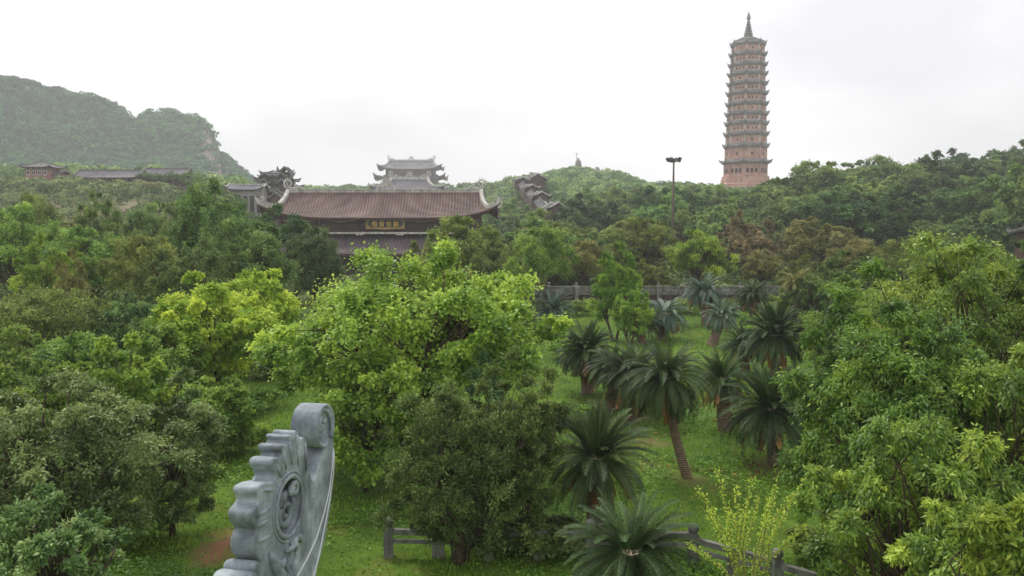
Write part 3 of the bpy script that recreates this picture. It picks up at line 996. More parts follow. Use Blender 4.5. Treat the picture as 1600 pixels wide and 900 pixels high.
def gable_roof(mb, c, zr, hl, hw, drop, a, thick=0.25, over=0.4, nv=6, sag=1.3, lift=0.5):
    """straight ridge along local x, turned by a; slopes sag slightly; white verge ridges in material 1"""
    V, Fc, U = [], [], []
    n = 12
    for sy in (-1, 1):
        b = len(V)
        for j in range(nv + 1):
            v = j / nv
            for i in range(n + 1):
                s = -1 + 2 * i / n
                V.append((c[0] + s * hl, c[1] + sy * hw * v, roof_z(v, zr, drop, sag) + lift * abs(s) ** 4 * (0.4 + v * v)))
                U.append((s * hl, v * math.hypot(hw, drop)))
        for j in range(nv):
            for i in range(n):
                f = (b + j * (n + 1) + i, b + j * (n + 1) + i + 1, b + (j + 1) * (n + 1) + i + 1, b + (j + 1) * (n + 1) + i)
                Fc.append(f if sy < 0 else f[::-1])
    m0 = len(mb.v)
    mb.add(V, Fc, [[U[k] for k in f] for f in Fc], mi=0)
    V2 = [(x, y, z - thick) for x, y, z in V]
    mb.add(V2, [f[::-1] for f in Fc], mi=2)
    for s in (-1, 1):
        for sy in (-1, 1):
            pts = [(c[0] + s * hl, c[1] + sy * hw * j / nv, roof_z(j / nv, zr, drop, sag) + lift * (0.4 + (j / nv) ** 2) + 0.03) for j in range(nv + 1)]
            e = pts[-1]
            pts += [(e[0], e[1] + sy * thick * 1.4, e[2] + thick * 1.0), (e[0], e[1] + sy * thick * 1.6, e[2] + thick * 2.6)]
            mb.sweep(pts, thick * 1.5, thick * 1.3, mi=1)
            # fascia under the verge
            mb.add([pts[0], pts[-3], (pts[-3][0], pts[-3][1], pts[-3][2] - thick), (pts[0][0], pts[0][1], pts[0][2] - thick)], [(0, 1, 2, 3)], mi=1)
    for sy in (-1, 1):
        lo = V[(0 if sy < 0 else (nv + 1) * (n + 1)) + nv * (n + 1):][:n + 1]
        for i in range(n):
            a_, b_ = lo[i], lo[i + 1]
            mb.add([a_, b_, (b_[0], b_[1], b_[2] - thick), (a_[0], a_[1], a_[2] - thick)], [(0, 1, 2, 3)], mi=2)
    mb.sweep([(c[0] + hl * (-1 + 2 * i / n), c[1], zr + lift * 0.4 * abs(-1 + 2 * i / n) ** 4) for i in range(n + 1)], thick * 1.6, thick * 1.5, mi=1)
    mb.v[m0:] = [rot(p, c, a) for p in mb.v[m0:]]

def gallery_unit(t, c, z0, zr, hl, hw, a, drop, mat, wall, windows=0, verge='stone_pale'):
    mb = MB()
    gable_roof(mb, c, zr, hl, hw, drop, a)
    r = mb.build('roof', [mat, M[verge], M['soffit']], t)
    mb = MB()
    h = zr - drop * 0.92 - z0
    mb.box((c[0], c[1], z0 + h / 2), (2 * hl * 0.9, 2 * hw * 0.74, h))
    g = hl * 0.9
    for s in (-1, 1):
        mb.add([(c[0] + s * g, c[1] - hw * 0.74, z0 + h), (c[0] + s * g, c[1] + hw * 0.74, z0 + h), (c[0] + s * g, c[1], zr - 0.25)], [(0, 1, 2)])
    rotate_mb(mb, c, a)
    wl = mb.build('wall', wall, t)
    for k in range(windows):
        mb = MB()
        x = c[0] - g + 2 * g * (k + 0.5) / windows
        mb.box((x, c[1] - hw * 0.74, z0 + h * 0.5), (2 * g / windows * 0.6, 0.16, h * 0.55))
        rotate_mb(mb, c, a)
        mb.build('window', M['dark_void'], wl)
    return r

# left terrace: brick pavilion and two long galleries
def left_terrace():
    Yd = 288.0
    c = pix(67, 262, Yd)
    z0 = gz(c.x, Yd) - 0.3
    t = thing('brick_pavilion', 'two storey pink brick pavilion with pyramid roof beside the long gallery', 'pavilion', (c.x, Yd, z0))
    hw = 3.9
    zt = ZZ(261.5, Yd)
    mb = MB(); mb.box((c.x, Yd, (z0 + zt) / 2), (2 * hw, 2 * hw, zt - z0)); wl = mb.build('wall', M['brick_red'], t)
    mb = MB(); mb.box((c.x, Yd, ZZ(266.5, Yd)), (2 * hw + 0.2, 2 * hw + 0.2, 0.3)); mb.build('string_course', M['stone_grey'], wl)
    for k in range(4):
        mb = MB(); x = c.x - hw + 2 * hw * (k + 0.5) / 4
        zc = ZZ(271, Yd)
        mb.box((x, Yd - hw, zc), (1.25, 0.2, 1.7)); wn = mb.build('window', M['white_paint'], wl)
        mb = MB()
        for q_ in (-0.28, 0.28): mb.box((x + q_, Yd - hw - 0.02, zc), (0.42, 0.2, 1.3))
        mb.build('pane', M['dark_void'], wn)
        mb = MB(); mb.box((x, Yd - hw, ZZ(263.5, Yd)), (0.9, 0.16, 0.7)); mb.build('window', M['dark_void'], wl)
    mb = MB(); P = curved_roof(mb, (c.x, Yd), ZZ(252.5, Yd), 0.5, 5.4, 5.4, ZZ(252.5, Yd) - ZZ(262, Yd), 0.5, pw=1.0, nx=16, nv=6, thick=0.25)
    rf = mb.build('roof', [M['tile_grey'], M['soffit']], t)
    mb = MB()
    for sx in (-1, 1):
        for sy in (-1, 1): mb.sweep(hip_points(P, sx, sy, 8), 0.3, 0.25)
    mb.lathe([(0.5, 0), (0.25, 0.4), (0.35, 0.7), (0.05, 1.2)], (c.x, Yd, ZZ(252.5, Yd)), 8)
    mb.build('ridge', M['stone_grey'], rf)
    mb = MB(); mb.box((c.x + 5.4, Yd + 1, z0 + 1.6), (3.2, 5, 3.2)); mb.build('annex', M['brick_red'], t)
    mb = MB(); gable_roof(mb, (c.x + 5.4, Yd + 1), z0 + 4.4, 2.0, 3.0, 1.3, 0.0); mb.build('annex_roof', [M['tile_grey'], M['stone_grey'], M['soffit']], t)
    for (u0, u1, vt, vb, Yg, label, n) in ((117, 219, 266.5, 277.5, 283.0, 'long low gallery with grey tiled roof and pink gable end beside the brick pavilion', 9),
                                       (222, 292, 264, 275, 292.0, 'shorter grey roofed gallery with white ridge ends, half behind the long gallery', 6)):
        a0, a1 = pix(u0, 270, Yg).x, pix(u1, 270, Yg).x
        cc = ((a0 + a1) / 2, Yg + 3)
        z0 = gz(cc[0], Yg) - 0.5
        t = thing('gallery', label, 'gallery', (cc[0], cc[1], z0))
        zr, ze = ZZ(vt, Yg + 3), ZZ(vb, Yg)
        mb = MB(); gable_roof(mb, cc, zr, (a1 - a0) / 2, 4.0, zr - ze, 0.0, sag=1.1, lift=0.25)
        mb.build('roof', [M['tile_grey'], M['stone_grey'], M['soffit']], t)
        hl = (a1 - a0) / 2 - 0.7
        mb = MB(); mb.box((cc[0], cc[1] + 0.8, (z0 + ze) / 2), (2 * hl, 4.6, ze - z0 + 0.5))
        for s in (-1, 1):
            x = cc[0] + s * hl
            mb.add([(x, cc[1] - 3.4, ze), (x, cc[1] + 3.4, ze), (x, cc[1], zr - 0.3), (x, cc[1] - 3.4, z0), (x, cc[1] + 3.4, z0)], [(0, 1, 2), (3, 4, 1, 0)])
        wl = mb.build('wall', M['brick_red'], t)
        for k in range(n):
            mb = MB(); x = cc[0] - hl + 2 * hl * (k + 0.5) / n
            mb.box((x, cc[1] - 1.5, (z0 + ze) / 2 + 0.2), (2 * hl / n * 0.78, 0.14, ze - z0 - 0.5)); mb.build('window', M['dark_void'], wl)
        for k in range(n + 1):
            mb = MB(); x = cc[0] - hl + 2 * hl * k / n
            mb.tube([(x, cc[1] - 3.3, z0), (x, cc[1] - 3.3, ze + 0.1)], 0.17, 8); mb.build('column', M['wood_panel'], t)
left_terrace()

# gate tower with stacked gables left of the red roof, and its stepped corridors
def gate_tower():
    Yd = 320.0
    c = pix(434, 285, Yd)
    z0 = gz(c.x, Yd)
    t = thing('gate_tower', 'grey tower with stacked upturned gables rising behind the red roof', 'tower', (c.x, Yd, z0))
    tiers = [(ZZ(267, Yd), 3.0, ZZ(274, Yd), 5.6), (ZZ(276, Yd), 4.5, ZZ(283, Yd), 7.4), (ZZ(286, Yd), 6.0, ZZ(293, Yd), 8.4)]
    for k, (zr, rl, ze, ex) in enumerate(tiers):
        mb = MB(); P = curved_roof(mb, (c.x, Yd), zr, rl * 0.5, ex, ex * 0.8, zr - ze, 1.1, pw=1.0, nx=24, nv=6, thick=0.35, liftp=4)
        r = mb.build('roof', [M['tile_slate'], M['soffit']], t)
        mb = MB()
        for sx in (-1, 1):
            for sy in (-1, 1): mb.sweep(hip_points(P, sx, sy, 8, 0.0, 0.45), 0.42, 0.36)
        if k == 0: mb.lathe([(0.7, 0), (0.3, 0.5), (0.45, 0.9), (0.05, 2.0)], (c.x, Yd, zr), 8)
        mb.build('ridge', M['stone_grey'], r)
        for s in (-1, 1) if k else (1,):
            mb = MB()
            cc = (c.x + s * ex * (0.42 if k else 0.75), Yd - ex * 0.55)
            gable_roof(mb, cc, ze + 2.6, 2.6, 2.3 if k else 2.0, 1.7, math.pi / 2, thick=0.3, lift=0.3)
            mb.build('gablet', [M['tile_slate'], M['stone_grey'], M['soffit']], t)
        zn = tiers[k + 1][0] - 0.5 if k < 2 else z0
        mb = MB(); mb.box((c.x, Yd, (ze + zn) / 2 + 0.2), (1.45 * ex, 1.1 * ex, ze - zn + 1.0)); mb.build('wall', M['wood_panel'], t)
    # corridor below it
    Yg = 255.0
    c = pix(387, 292, Yg)
    z0 = gz(c.x, Yg) - 1
    t = thing('gallery', 'flat eaved grey gallery below the tower, left of the red roof', 'gallery', (c.x, Yg, z0))
    zr = ZZ(289, Yg); dr = zr - ZZ(296, Yg - 4)
    gallery_unit(t, (c.x, Yg), z0, zr, 5.6, 4.2, 0.05, dr, M['tile_slate'], M['concrete'], 5)
    Yg = 235.0
    c = pix(436, 300, Yg)
    z0 = gz(c.x, Yg)
    t = thing('corridor', 'stepped grey corridor with white verges rising to the tower', 'corridor', (c.x, Yg, z0))
    for (u, v, Yk, hl, hw) in ((424, 296, 262, 2.5, 2.5), (438, 303, 245, 2.5, 2.4)):
        cc = pix(u, v, Yk)
        gallery_unit(t, (cc.x, Yk), gz(cc.x, Yk) - 0.5, cc.z, hl, hw, math.pi / 2 - 0.35, 1.9, M['tile_dim'], M['wood_panel'], verge='stone_grey')
gate_tower()

# stepped corridor climbing the hill right of the red roof
def hill_corridor():
    c = pix(866, 335, 225)
    t = thing('hill_corridor', 'grey brown covered stairway of stepped gabled roofs climbing the wooded hill', 'corridor', (c.x, 225, gz(c.x, 225)))
    units = [(867, 318, 225, 2.4, 3.5, 0), (843, 301, 262, 1.8, 2.9, 0), (829, 289.5, 294, 1.8, 2.7, 0),
             (837, 272.5, 348, 2.4, 4.4, 0), (814, 277.5, 340, 2.0, 3.0, 0)]
    ang = math.radians(112)
    for (u, v, Yd, hl, hw, w_) in units:
        cc = pix(u, v, Yd)
        gallery_unit(t, (cc.x, Yd), cc.z - 2.0 * hw / 3.6 - 3.4, cc.z, hl, hw, ang, 2.1 * hw / 3.6, M['tile_grey'], M['wood_panel'], 2)
    for a, b in ((pix(816, 281.5, 337), pix(828, 297, 298)), (pix(829, 294, 290), pix(841, 309, 264)), (pix(843, 306, 258), pix(858, 328, 228))):
        d = (b - a); s = Vector((d.y, -d.x, 0)).normalized() * -1.7
        if s.x < 0: s = -s
        dz = Vector((0, 0, 0.9))
        mb = MB()
        a = a - Vector((0, 0, 0.9)); b = b - Vector((0, 0, 0.9))
        V = [a - s - dz, a + dz * 0.5, a + s - dz, b - s - dz, b + dz * 0.5, b + s - dz]
        mb.add(V, [(0, 1, 4, 3), (1, 2, 5, 4)], [[(0, 0), (2.8, 0), (2.8, 20), (0, 20)]] * 2)
        for o_ in (-1, 0, 1):
            p0 = a + s * o_ + (dz * 0.55 if o_ == 0 else -dz); p1 = b + s * o_ + (dz * 0.55 if o_ == 0 else -dz)
            mb.sweep([p0, p1], 0.3, 0.25, mi=(1 if o_ == 1 else 0))
        for o_ in (-0.85, 0.85):
            W = [a + s * o_ - dz, b + s * o_ - dz, b + s * o_ - dz * 4.2, a + s * o_ - dz * 4.2]
            mb.add(W, [(0, 1, 2, 3)], mi=2)
        mb.build('stair_roof', [M['tile_dim'], M['stone_pale'], M['wood_panel']], t)
hill_corridor()

# --- pagoda --------------------------------------------------------------------------------------
def pagoda():
    Yd = 457.0
    c = pix(1165, 250, Yd)
    cx = c.x
    kpx = Yd / F
    z0 = gz(cx, Yd) - 1
    t = thing('pagoda', 'tall slender terracotta pagoda of many tiers with grey eaves and spire', 'pagoda', (cx, Yd, z0))
    a0 = math.atan2(-Yd, -cx) - math.radians(4)     # one corner nearly faces the viewer
    ev = [70.5, 87, 103, 117.5, 132.5, 147.5, 164, 179.5, 194.5, 211, 229.5, 254.5]
    ew = [54, 57, 59, 60.5, 62, 63.5, 64.5, 66, 66.5, 68.5, 70, 78]
    ww = [47, 48.5, 50, 51, 52, 53.5, 55, 56.5, 57.5, 59, 60.5, 63]
    zs = [ZZ(v, Yd) for v in ev]
    k2 = kpx / 2 / math.cos(math.radians(10))
    def octa(mb, prof, mi=0): mb.lathe(prof, (cx, Yd, 0), 8, mi=mi, a0=a0)
    # plinth
    mb = MB()
    zp = ZZ(277, Yd)
    octa(mb, [(82 * k2, z0), (82 * k2, zp - 5.6), (80 * k2, zp - 5.2), (80 * k2, zp - 4.2), (74 * k2, zp - 3.4), (72 * k2, zp - 0.9), (70 * k2, zp - 0.7), (70 * k2, zp + 0.4), (66 * k2, zp + 0.7)])
    mb.build('plinth', M['terracotta'], t)
    n = len(ev)
    nwin = [1, 3, 3, 1, 3, 3, 1, 3, 3, 1, 1, 3]
    for i in range(n):
        zt = zs[i]
        zb = zs[i + 1] if i + 1 < n else zp
        r1, r2 = ww[i] * k2, (ww[i] + 1.0) * k2
        mb = MB()
        octa(mb, [(r2, zb - 0.2), (r1, zt + 0.6)])
        st = mb.build('storey', M['terracotta'], t)
        # corner pilasters and string courses
        mb = MB()
        for q_ in range(8):
            a = a0 + q_ * math.pi / 4
            mb.box((cx + r1 * math.cos(a) * 1.0, Yd + r1 * math.sin(a) * 1.0, (zb + zt) / 2), (0.7, 0.7, zt - zb), a)
        octa(mb, [(r2 + 0.12, zb + 1.2 if i < n - 1 else zb + 0.3), (r2 + 0.25, zb + 1.6 if i < n - 1 else zb + 0.6), (r2 + 0.12, zb + 1.7 if i < n - 1 else zb + 1.0)])
        mb.build('pilasters', M['stone_pale'] if i < 10 else M['terracotta'], st)
        h = zt - zb
        for q_ in range(8):
            am = a0 + (q_ + 0.5) * math.pi / 4
            d = Vector((math.cos(am), math.sin(am), 0)); s = Vector((-d.y, d.x, 0))
            if d.dot(Vector((cx, Yd, 0)).normalized()) > 0.2: continue
            ap = r1 * math.cos(math.pi / 8) + 0.05
            fw = r1 * 2 * math.sin(math.pi / 8)
            m_ = nwin[i]
            for w_ in range(m_):
                off = 0 if m_ == 1 else (w_ - 1) * fw * 0.27
                p = Vector((cx, Yd, 0)) + d * ap + s * off
                wz = zb + h * (0.52 if i < n - 1 else 0.42)
                wd, wh = (0.75, 1.3) if i < 10 else ((1.0, 1.9) if i == 10 else (1.5, 2.6))
                mb = MB()
                pts = [(-wd / 2, -wh / 2), (wd / 2, -wh / 2), (wd / 2, wh * 0.2), (wd * 0.3, wh * 0.42), (0, wh / 2), (-wd * 0.3, wh * 0.42), (-wd / 2, wh * 0.2)]
                V = [p + s * a_ + Vector((0, 0, wz + b_)) + d * e for e in (0.12, -0.4) for a_, b_ in pts]
                mb.add(V, [tuple(range(7))] + [(j, (j + 1) % 7, 7 + (j + 1) % 7, 7 + j) for j in range(7)])
                mb.build('window', M['dark_void'], st)
        # eave: slightly lifted corners
        mb = MB()
        R, Ri = ew[i] * k2, ww[i] * k2 + 0.1
        up = (Ri * 0.99, zt + (1.7 if i else 2.0))
        V = []
        N = 48
        for (r, z, lf) in ((Ri * 0.9, zt - 0.95, 0), (Ri + 0.9, zt - 0.85, 0), (R - 0.5, zt - 0.4, 0.7), (R, zt - 0.28, 0.8), (R, zt + 0.2, 0.9), (Ri + (R - Ri) * 0.45, zt + 0.75, 0.3), (up[0], up[1], 0)):
            for q_ in range(N):
                a = q_ / N * 2 * math.pi
                ph = (a / (math.pi / 4)) % 1.0
                rr = r * math.cos(math.pi / 8) / math.cos((ph - 0.5) * math.pi / 4)
                cl = abs(ph - 0.5) * 2
                V.append((cx + rr * math.cos(a + a0), Yd + rr * math.sin(a + a0), z + lf * cl ** 4))
        mb.add(V, [(j * N + q_, j * N + (q_ + 1) % N, (j + 1) * N + (q_ + 1) % N, (j + 1) * N + q_) for j in range(6) for q_ in range(N)])
        e = mb.build('eave', M['eave_blue'], t)
        mb = MB()
        for q_ in range(8):
            a = a0 + q_ * math.pi / 4
            d = Vector((math.cos(a), math.sin(a), 0))
            b = Vector((cx, Yd, zt + 1.0)) + d * R
            mb.tube([b - d * 1.6 + Vector((0, 0, 0.1)), b - d * 0.2 + Vector((0, 0, 0.25)), b + d * 0.25 + Vector((0, 0, 1.1))], [0.35, 0.4, 0.12], 6)
        mb.build('corner_finials', M['eave_blue'], e)
    # cap roof and spire
    mb = MB()
    zc = ZZ(57.5, Yd)
    rt = ew[0] * k2
    octa(mb, [(rt * 0.93, zs[0] + 0.7), (rt * 0.62, zs[0] + 2.3), (rt * 0.34, zc - 1.0), (rt * 0.20, zc + 0.3)])
    cap = mb.build('cap_roof', M['eave_blue'], t)
    mb = MB()
    for q_ in range(8):
        a = a0 + q_ * math.pi / 4
        d = Vector((math.cos(a), math.sin(a), 0))
        mb.tube([Vector((cx, Yd, zs[0] + 0.95)) + d * rt * 0.95, Vector((cx, Yd, zs[0] + 2.6)) + d * rt * 0.62, Vector((cx, Yd, zc - 0.7)) + d * rt * 0.33], 0.3, 6)
    mb.build('hip_ribs', M['eave_blue'], cap)
    ztop = ZZ(17.5, Yd)
    H = ztop - zc
    prof = [(2.3, 0), (2.4, 0.9), (1.9, 1.0)]
    y_ = 0.09
    for k in range(6):
        r = 2.35 - 0.27 * k
        prof += [(r * 0.8, H * y_), (r, H * (y_ + 0.022)), (r, H * (y_ + 0.042)), (r * 0.72, H * (y_ + 0.066))]
        y_ += 0.088
    prof += [(0.55, H * (y_ + 0.03)), (0.9, H * (y_ + 0.07)), (1.15, H * (y_ + 0.12)), (0.85, H * (y_ + 0.2)), (0.4, H * (y_ + 0.29)), (0.05, H)]
    mb = MB(); mb.lathe(prof, (cx, Yd, zc), 16)
    mb.build('spire', M['eave_blue'], t)
pagoda()

# --- statue on the hilltop, hill stair ---------------------------------------------------------
def statue():
    Yd = 705.0
    c = pix(903.5, 257, Yd)
    zt = ZZ(249, Yd); z0 = ZZ(264, Yd)
    H = zt - z0
    t = thing('statue', 'dark seated statue on a pedestal on the hilltop, pole beside it', 'statue', (c.x, Yd, z0))
    mb = MB()
    mb.lathe([(3.4, -8), (3.4, 0.6), (2.9, 0.8), (2.9, 1.6), (3.2, 1.8), (3.2, 2.2)], (c.x, Yd, z0), 16)
    mb.build('pedestal', M['concrete'], t)
    me = bpy.data.meshes.new('body')
    s = H / 8.2
    J = [((0, 0, 2.6), 2.6), ((0, 0.1, 4.3), 2.7), ((0, 0.1, 6.0), 2.4), ((0, 0, 7.3), 1.6), ((0, -0.1, 7.9), 0.65), ((0, -0.2, 8.6), 1.15), ((0, -0.1, 9.4), 0.8),
         ((-1.4, -0.1, 6.7), 0.75), ((-2.1, -0.5, 5.2), 0.7), ((-1.5, -1.6, 4.2), 0.5), ((1.4, -0.1, 6.7), 0.75), ((2.1, -0.5, 5.2), 0.7), ((1.5, -1.6, 4.2), 0.5),
         ((-1.9, -1.0, 2.8), 1.0), ((-0.9, -2.0, 2.5), 0.7), ((1.9, -1.0, 2.8), 1.0), ((0.9, -2.0, 2.5), 0.7)]
    E = [(0, 1), (1, 2), (2, 3), (3, 4), (4, 5), (5, 6), (3, 7), (7, 8), (8, 9), (3, 10), (10, 11), (11, 12), (0, 13), (13, 14), (0, 15), (15, 16)]
    me.from_pydata([(p[0] * s, p[1] * s, p[2] * s) for p, r in J], E, [])
    o = link_mesh('body', me, M['statue'], t)
    md = o.modifiers.new('skin', 'SKIN')
    for k, (p, r) in enumerate(J):
        me.skin_vertices[0].data[k].radius = (r * s, r * s)
    me.skin_vertices[0].data[0].use_root = True
    o.modifiers.new('sub', 'SUBSURF').render_levels = 2
    p = pix(901.3, 240, Yd + 3)
    mb = MB(); mb.tube([(p.x, Yd + 4, z0 - 4), (p.x, Yd + 4, p.z)], 0.22, 8); mb.box((p.x, Yd + 4, p.z), (2.2, 0.5, 0.5))
    o = mb.build('lamp_pole', M['metal_dark'], origin=(p.x, Yd + 4, z0 - 4))
    tag(o, 'thin pole with a short crossbar standing beside the hilltop statue', 'pole')
    mb = MB()
    a, b = pix(933, 263, 690), pix(947, 290, 640)
    n = 26
    for k in range(n):
        f = k / (n - 1)
        q_ = a.lerp(b, f)
        mb.box((q_.x, q_.y, q_.z - 1.0), (2.6, 2.4, 4.0))
    o = mb.build('stairway', M['concrete'], origin=(b.x, b.y, b.z))
    tag(o, 'pale stone stairway running down the hill beside the statue', 'stairway')
statue()

# --- floodlight mast ----------------------------------------------------------------------------
def mast():
    Yd = 128.0
    c = pix(1052, 300, Yd)
    z0 = gz(c.x, Yd); zt = ZZ(251, Yd)
    t = thing('floodlight_mast', 'tall brown floodlight mast with a ring of lamps above the trees', 'floodlight mast', (c.x, Yd, z0))
    mb = MB(); mb.tube([(c.x, Yd, z0), (c.x, Yd, z0 + 9), (c.x, Yd, zt)], [0.27, 0.22, 0.13], 12)
    mb.build('pole', M['metal_mast'], t, smooth=True)
    mb = MB()
    n = 24
    mb.tube([(c.x + 0.72 * math.cos(2 * math.pi * k / n), Yd + 0.72 * math.sin(2 * math.pi * k / n), zt - 0.1) for k in range(n + 1)], 0.05, 6)
    for k in range(4):
        a = k * math.pi / 2 + 0.4
        mb.tube([(c.x, Yd, zt - 0.3), (c.x + 0.72 * math.cos(a), Yd + 0.72 * math.sin(a), zt - 0.1)], 0.04, 6)
    mb.tube([(c.x, Yd, zt - 0.1), (c.x, Yd, zt + 0.35)], 0.1, 8)
    mb.build('lamp_ring', M['metal_dark'], t)
    for k in range(8):
        a = k * math.pi / 4 + 0.2
        d = Vector((math.cos(a), math.sin(a), 0)); s = Vector((-d.y, d.x, 0))
        f = (d * 0.8 - Vector((0, 0, 0.35 + 0.25 * (k % 3)))).normalized(); up = s.cross(f)
        b = Vector((c.x, Yd, zt + 0.12 + 0.16 * (k % 2))) + d * 0.9
        V = [b + s * (x * (0.22 + e * 0.07)) + up * (y * (0.22 + e * 0.08)) + f * (e * 0.32 - 0.1) for e in (0, 1) for x, y in ((-1, -1), (1, -1), (1, 1), (-1, 1))]
        mb = MB(); mb.add(V, [(3, 2, 1, 0), (0, 1, 5, 4), (1, 2, 6, 5), (2, 3, 7, 6), (3, 0, 4, 7), (4, 5, 6, 7)])
        h = mb.build('floodlight', M['metal_dark'], t)
        mb = MB(); V = [b + s * (x * 0.25) + up * (y * 0.26) + f * 0.226 for x, y in ((-1, -1), (1, -1), (1, 1), (-1, 1))]
        V2 = [v - f * 0.02 for v in V]
        mb.add(V + V2, [(0, 1, 2, 3), (7, 6, 5, 4), (0, 4, 5, 1), (1, 5, 6, 2), (2, 6, 7, 3), (3, 7, 4, 0)])
        mb.build('lens', M['lamp_glass'], h)
mast()

# --- stone boundary wall in the middle distance --------------------------------------------------
def boundary_wall():
    Yd = 88.0
    x0, x1 = pix(815, 460, Yd).x, pix(1330, 460, Yd).x
    xc, L_ = (x0 + x1) / 2, x1 - x0
    z0 = gz(xc, Yd) - 0.4
    t = thing('stone_wall', 'grey stone boundary wall with balustrade on top behind the cycads', 'wall', (xc, Yd, z0))
    zA, zB, zC, zD, zE = ZZ(474, Yd), ZZ(469, Yd), ZZ(461, Yd), ZZ(453, Yd), ZZ(447.5, Yd)
    mb = MB(); mb.box((xc, Yd + 0.3, (z0 + zA) / 2), (L_, 1.0, zA - z0)); mb.build('lower_wall', M['wall_grey'], t)
    mb = MB(); mb.box((xc, Yd + 0.2, (zA + zB) / 2), (L_ + 0.1, 1.3, zB - zA)); mb.build('ledge', M['stone_grey'], t)
    mb = MB(); mb.box((xc, Yd + 0.45, (zB + zC) / 2), (L_, 0.6, zC - zB))
    n = int(L_ / 0.55)
    for k in range(n): mb.box((x0 + (k + 0.5) * L_ / n, Yd + 0.14, (zB + zC) / 2), (0.16, 0.1, (zC - zB) * 0.8))
    mb.build('panel_band', M['wall_band'], t)
    mb = MB(); mb.box((xc, Yd + 0.4, (zC + zD) / 2), (L_ + 0.05, 0.75, zD - zC)); mb.build('upper_course', M['stone_grey'], t)
    mb = MB()
    mb.box((xc, Yd + 0.4, zE - 0.08), (L_, 0.28, 0.16)); mb.box((xc, Yd + 0.4, zD + 0.09), (L_, 0.2, 0.12))
    for k in range(int(L_ / 0.8)): mb.box((x0 + (k + 0.5) * 0.8, Yd + 0.4, (zD + zE) / 2), (0.14, 0.14, zE - zD - 0.1))
    mb.build('balustrade', M['stone_grey'], t)
    for k in range(13):
        x = x0 + L_ * k / 12
        mb = MB()
        mb.box((x, Yd + 0.25, (z0 + zE) / 2), (0.42, 1.36, zE - z0 + 0.1))
        mb.lathe([(0.2, 0), (0.1, 0.06), (0.17, 0.2), (0.14, 0.32), (0.03, 0.4)], (x, Yd + 0.4, zE + 0.05), 10)
        mb.build('post', M['stone_grey'], t)
boundary_wall()

# right edge: low gallery and a long roof on the hilltop
def right_buildings():
    Yd = 112.0
    c = pix(1690, 372, Yd)
    z0 = gz(c.x, Yd) - 0.5
    t = thing('gallery', 'low brown gallery with grey roof edge at the right border behind the willowy tree', 'gallery', (c.x, Yd, z0))
    zr = ZZ(359, Yd + 3); dr = zr - ZZ(366, Yd)
    mb = MB(); gable_roof(mb, (c.x, Yd + 3), zr, 6.2, 3.2, dr, 0.0, lift=0.1); mb.build('roof', [M['tile_slate'], M['stone_grey'], M['soffit']], t)
    mb = MB(); mb.box((c.x, Yd + 3, (z0 + zr - dr) / 2), (11.6, 4.6, zr - dr - z0 + 0.3)); wl = mb.build('wall', M['wood_panel'], t)
    for k in range(5):
        mb = MB(); mb.box((c.x - 4.6 + k * 2.3, Yd + 0.7, (z0 + zr - dr) / 2 + 0.4), (1.3, 0.16, 2.4)); mb.build('window', M['dark_void'], wl)
    Yd = 300.0
    a, b = pix(1562, 242, Yd), pix(1680, 222, Yd + 10)
    c = (a + b) / 2
    z0 = gz(c.x, Yd)
    t = thing('hilltop_building', 'long grey building edge at the top of the right hill', 'building', (c.x, c.y, z0))
    ang = math.atan2(b.y - a.y, b.x - a.x)
    mb = MB(); mb.sweep([a, b], 5.0, 0.7); mb.build('roof', M['tile_slate'], t)
    mb = MB(); mb.sweep([a - Vector((0, 0, 4.5)), b - Vector((0, 0, 6.5))], 4.2, [4.4, 6.4]); wl = mb.build('wall', M['white_paint'], t)
    for k in range(7):
        p = a.lerp(b, (k + 0.5) / 7)
        mb = MB(); mb.box((p.x, p.y - 2.15, p.z - 1.4), (1.6, 0.3, 1.3), ang); mb.build('window', M['dark_void'], wl)
right_buildings()

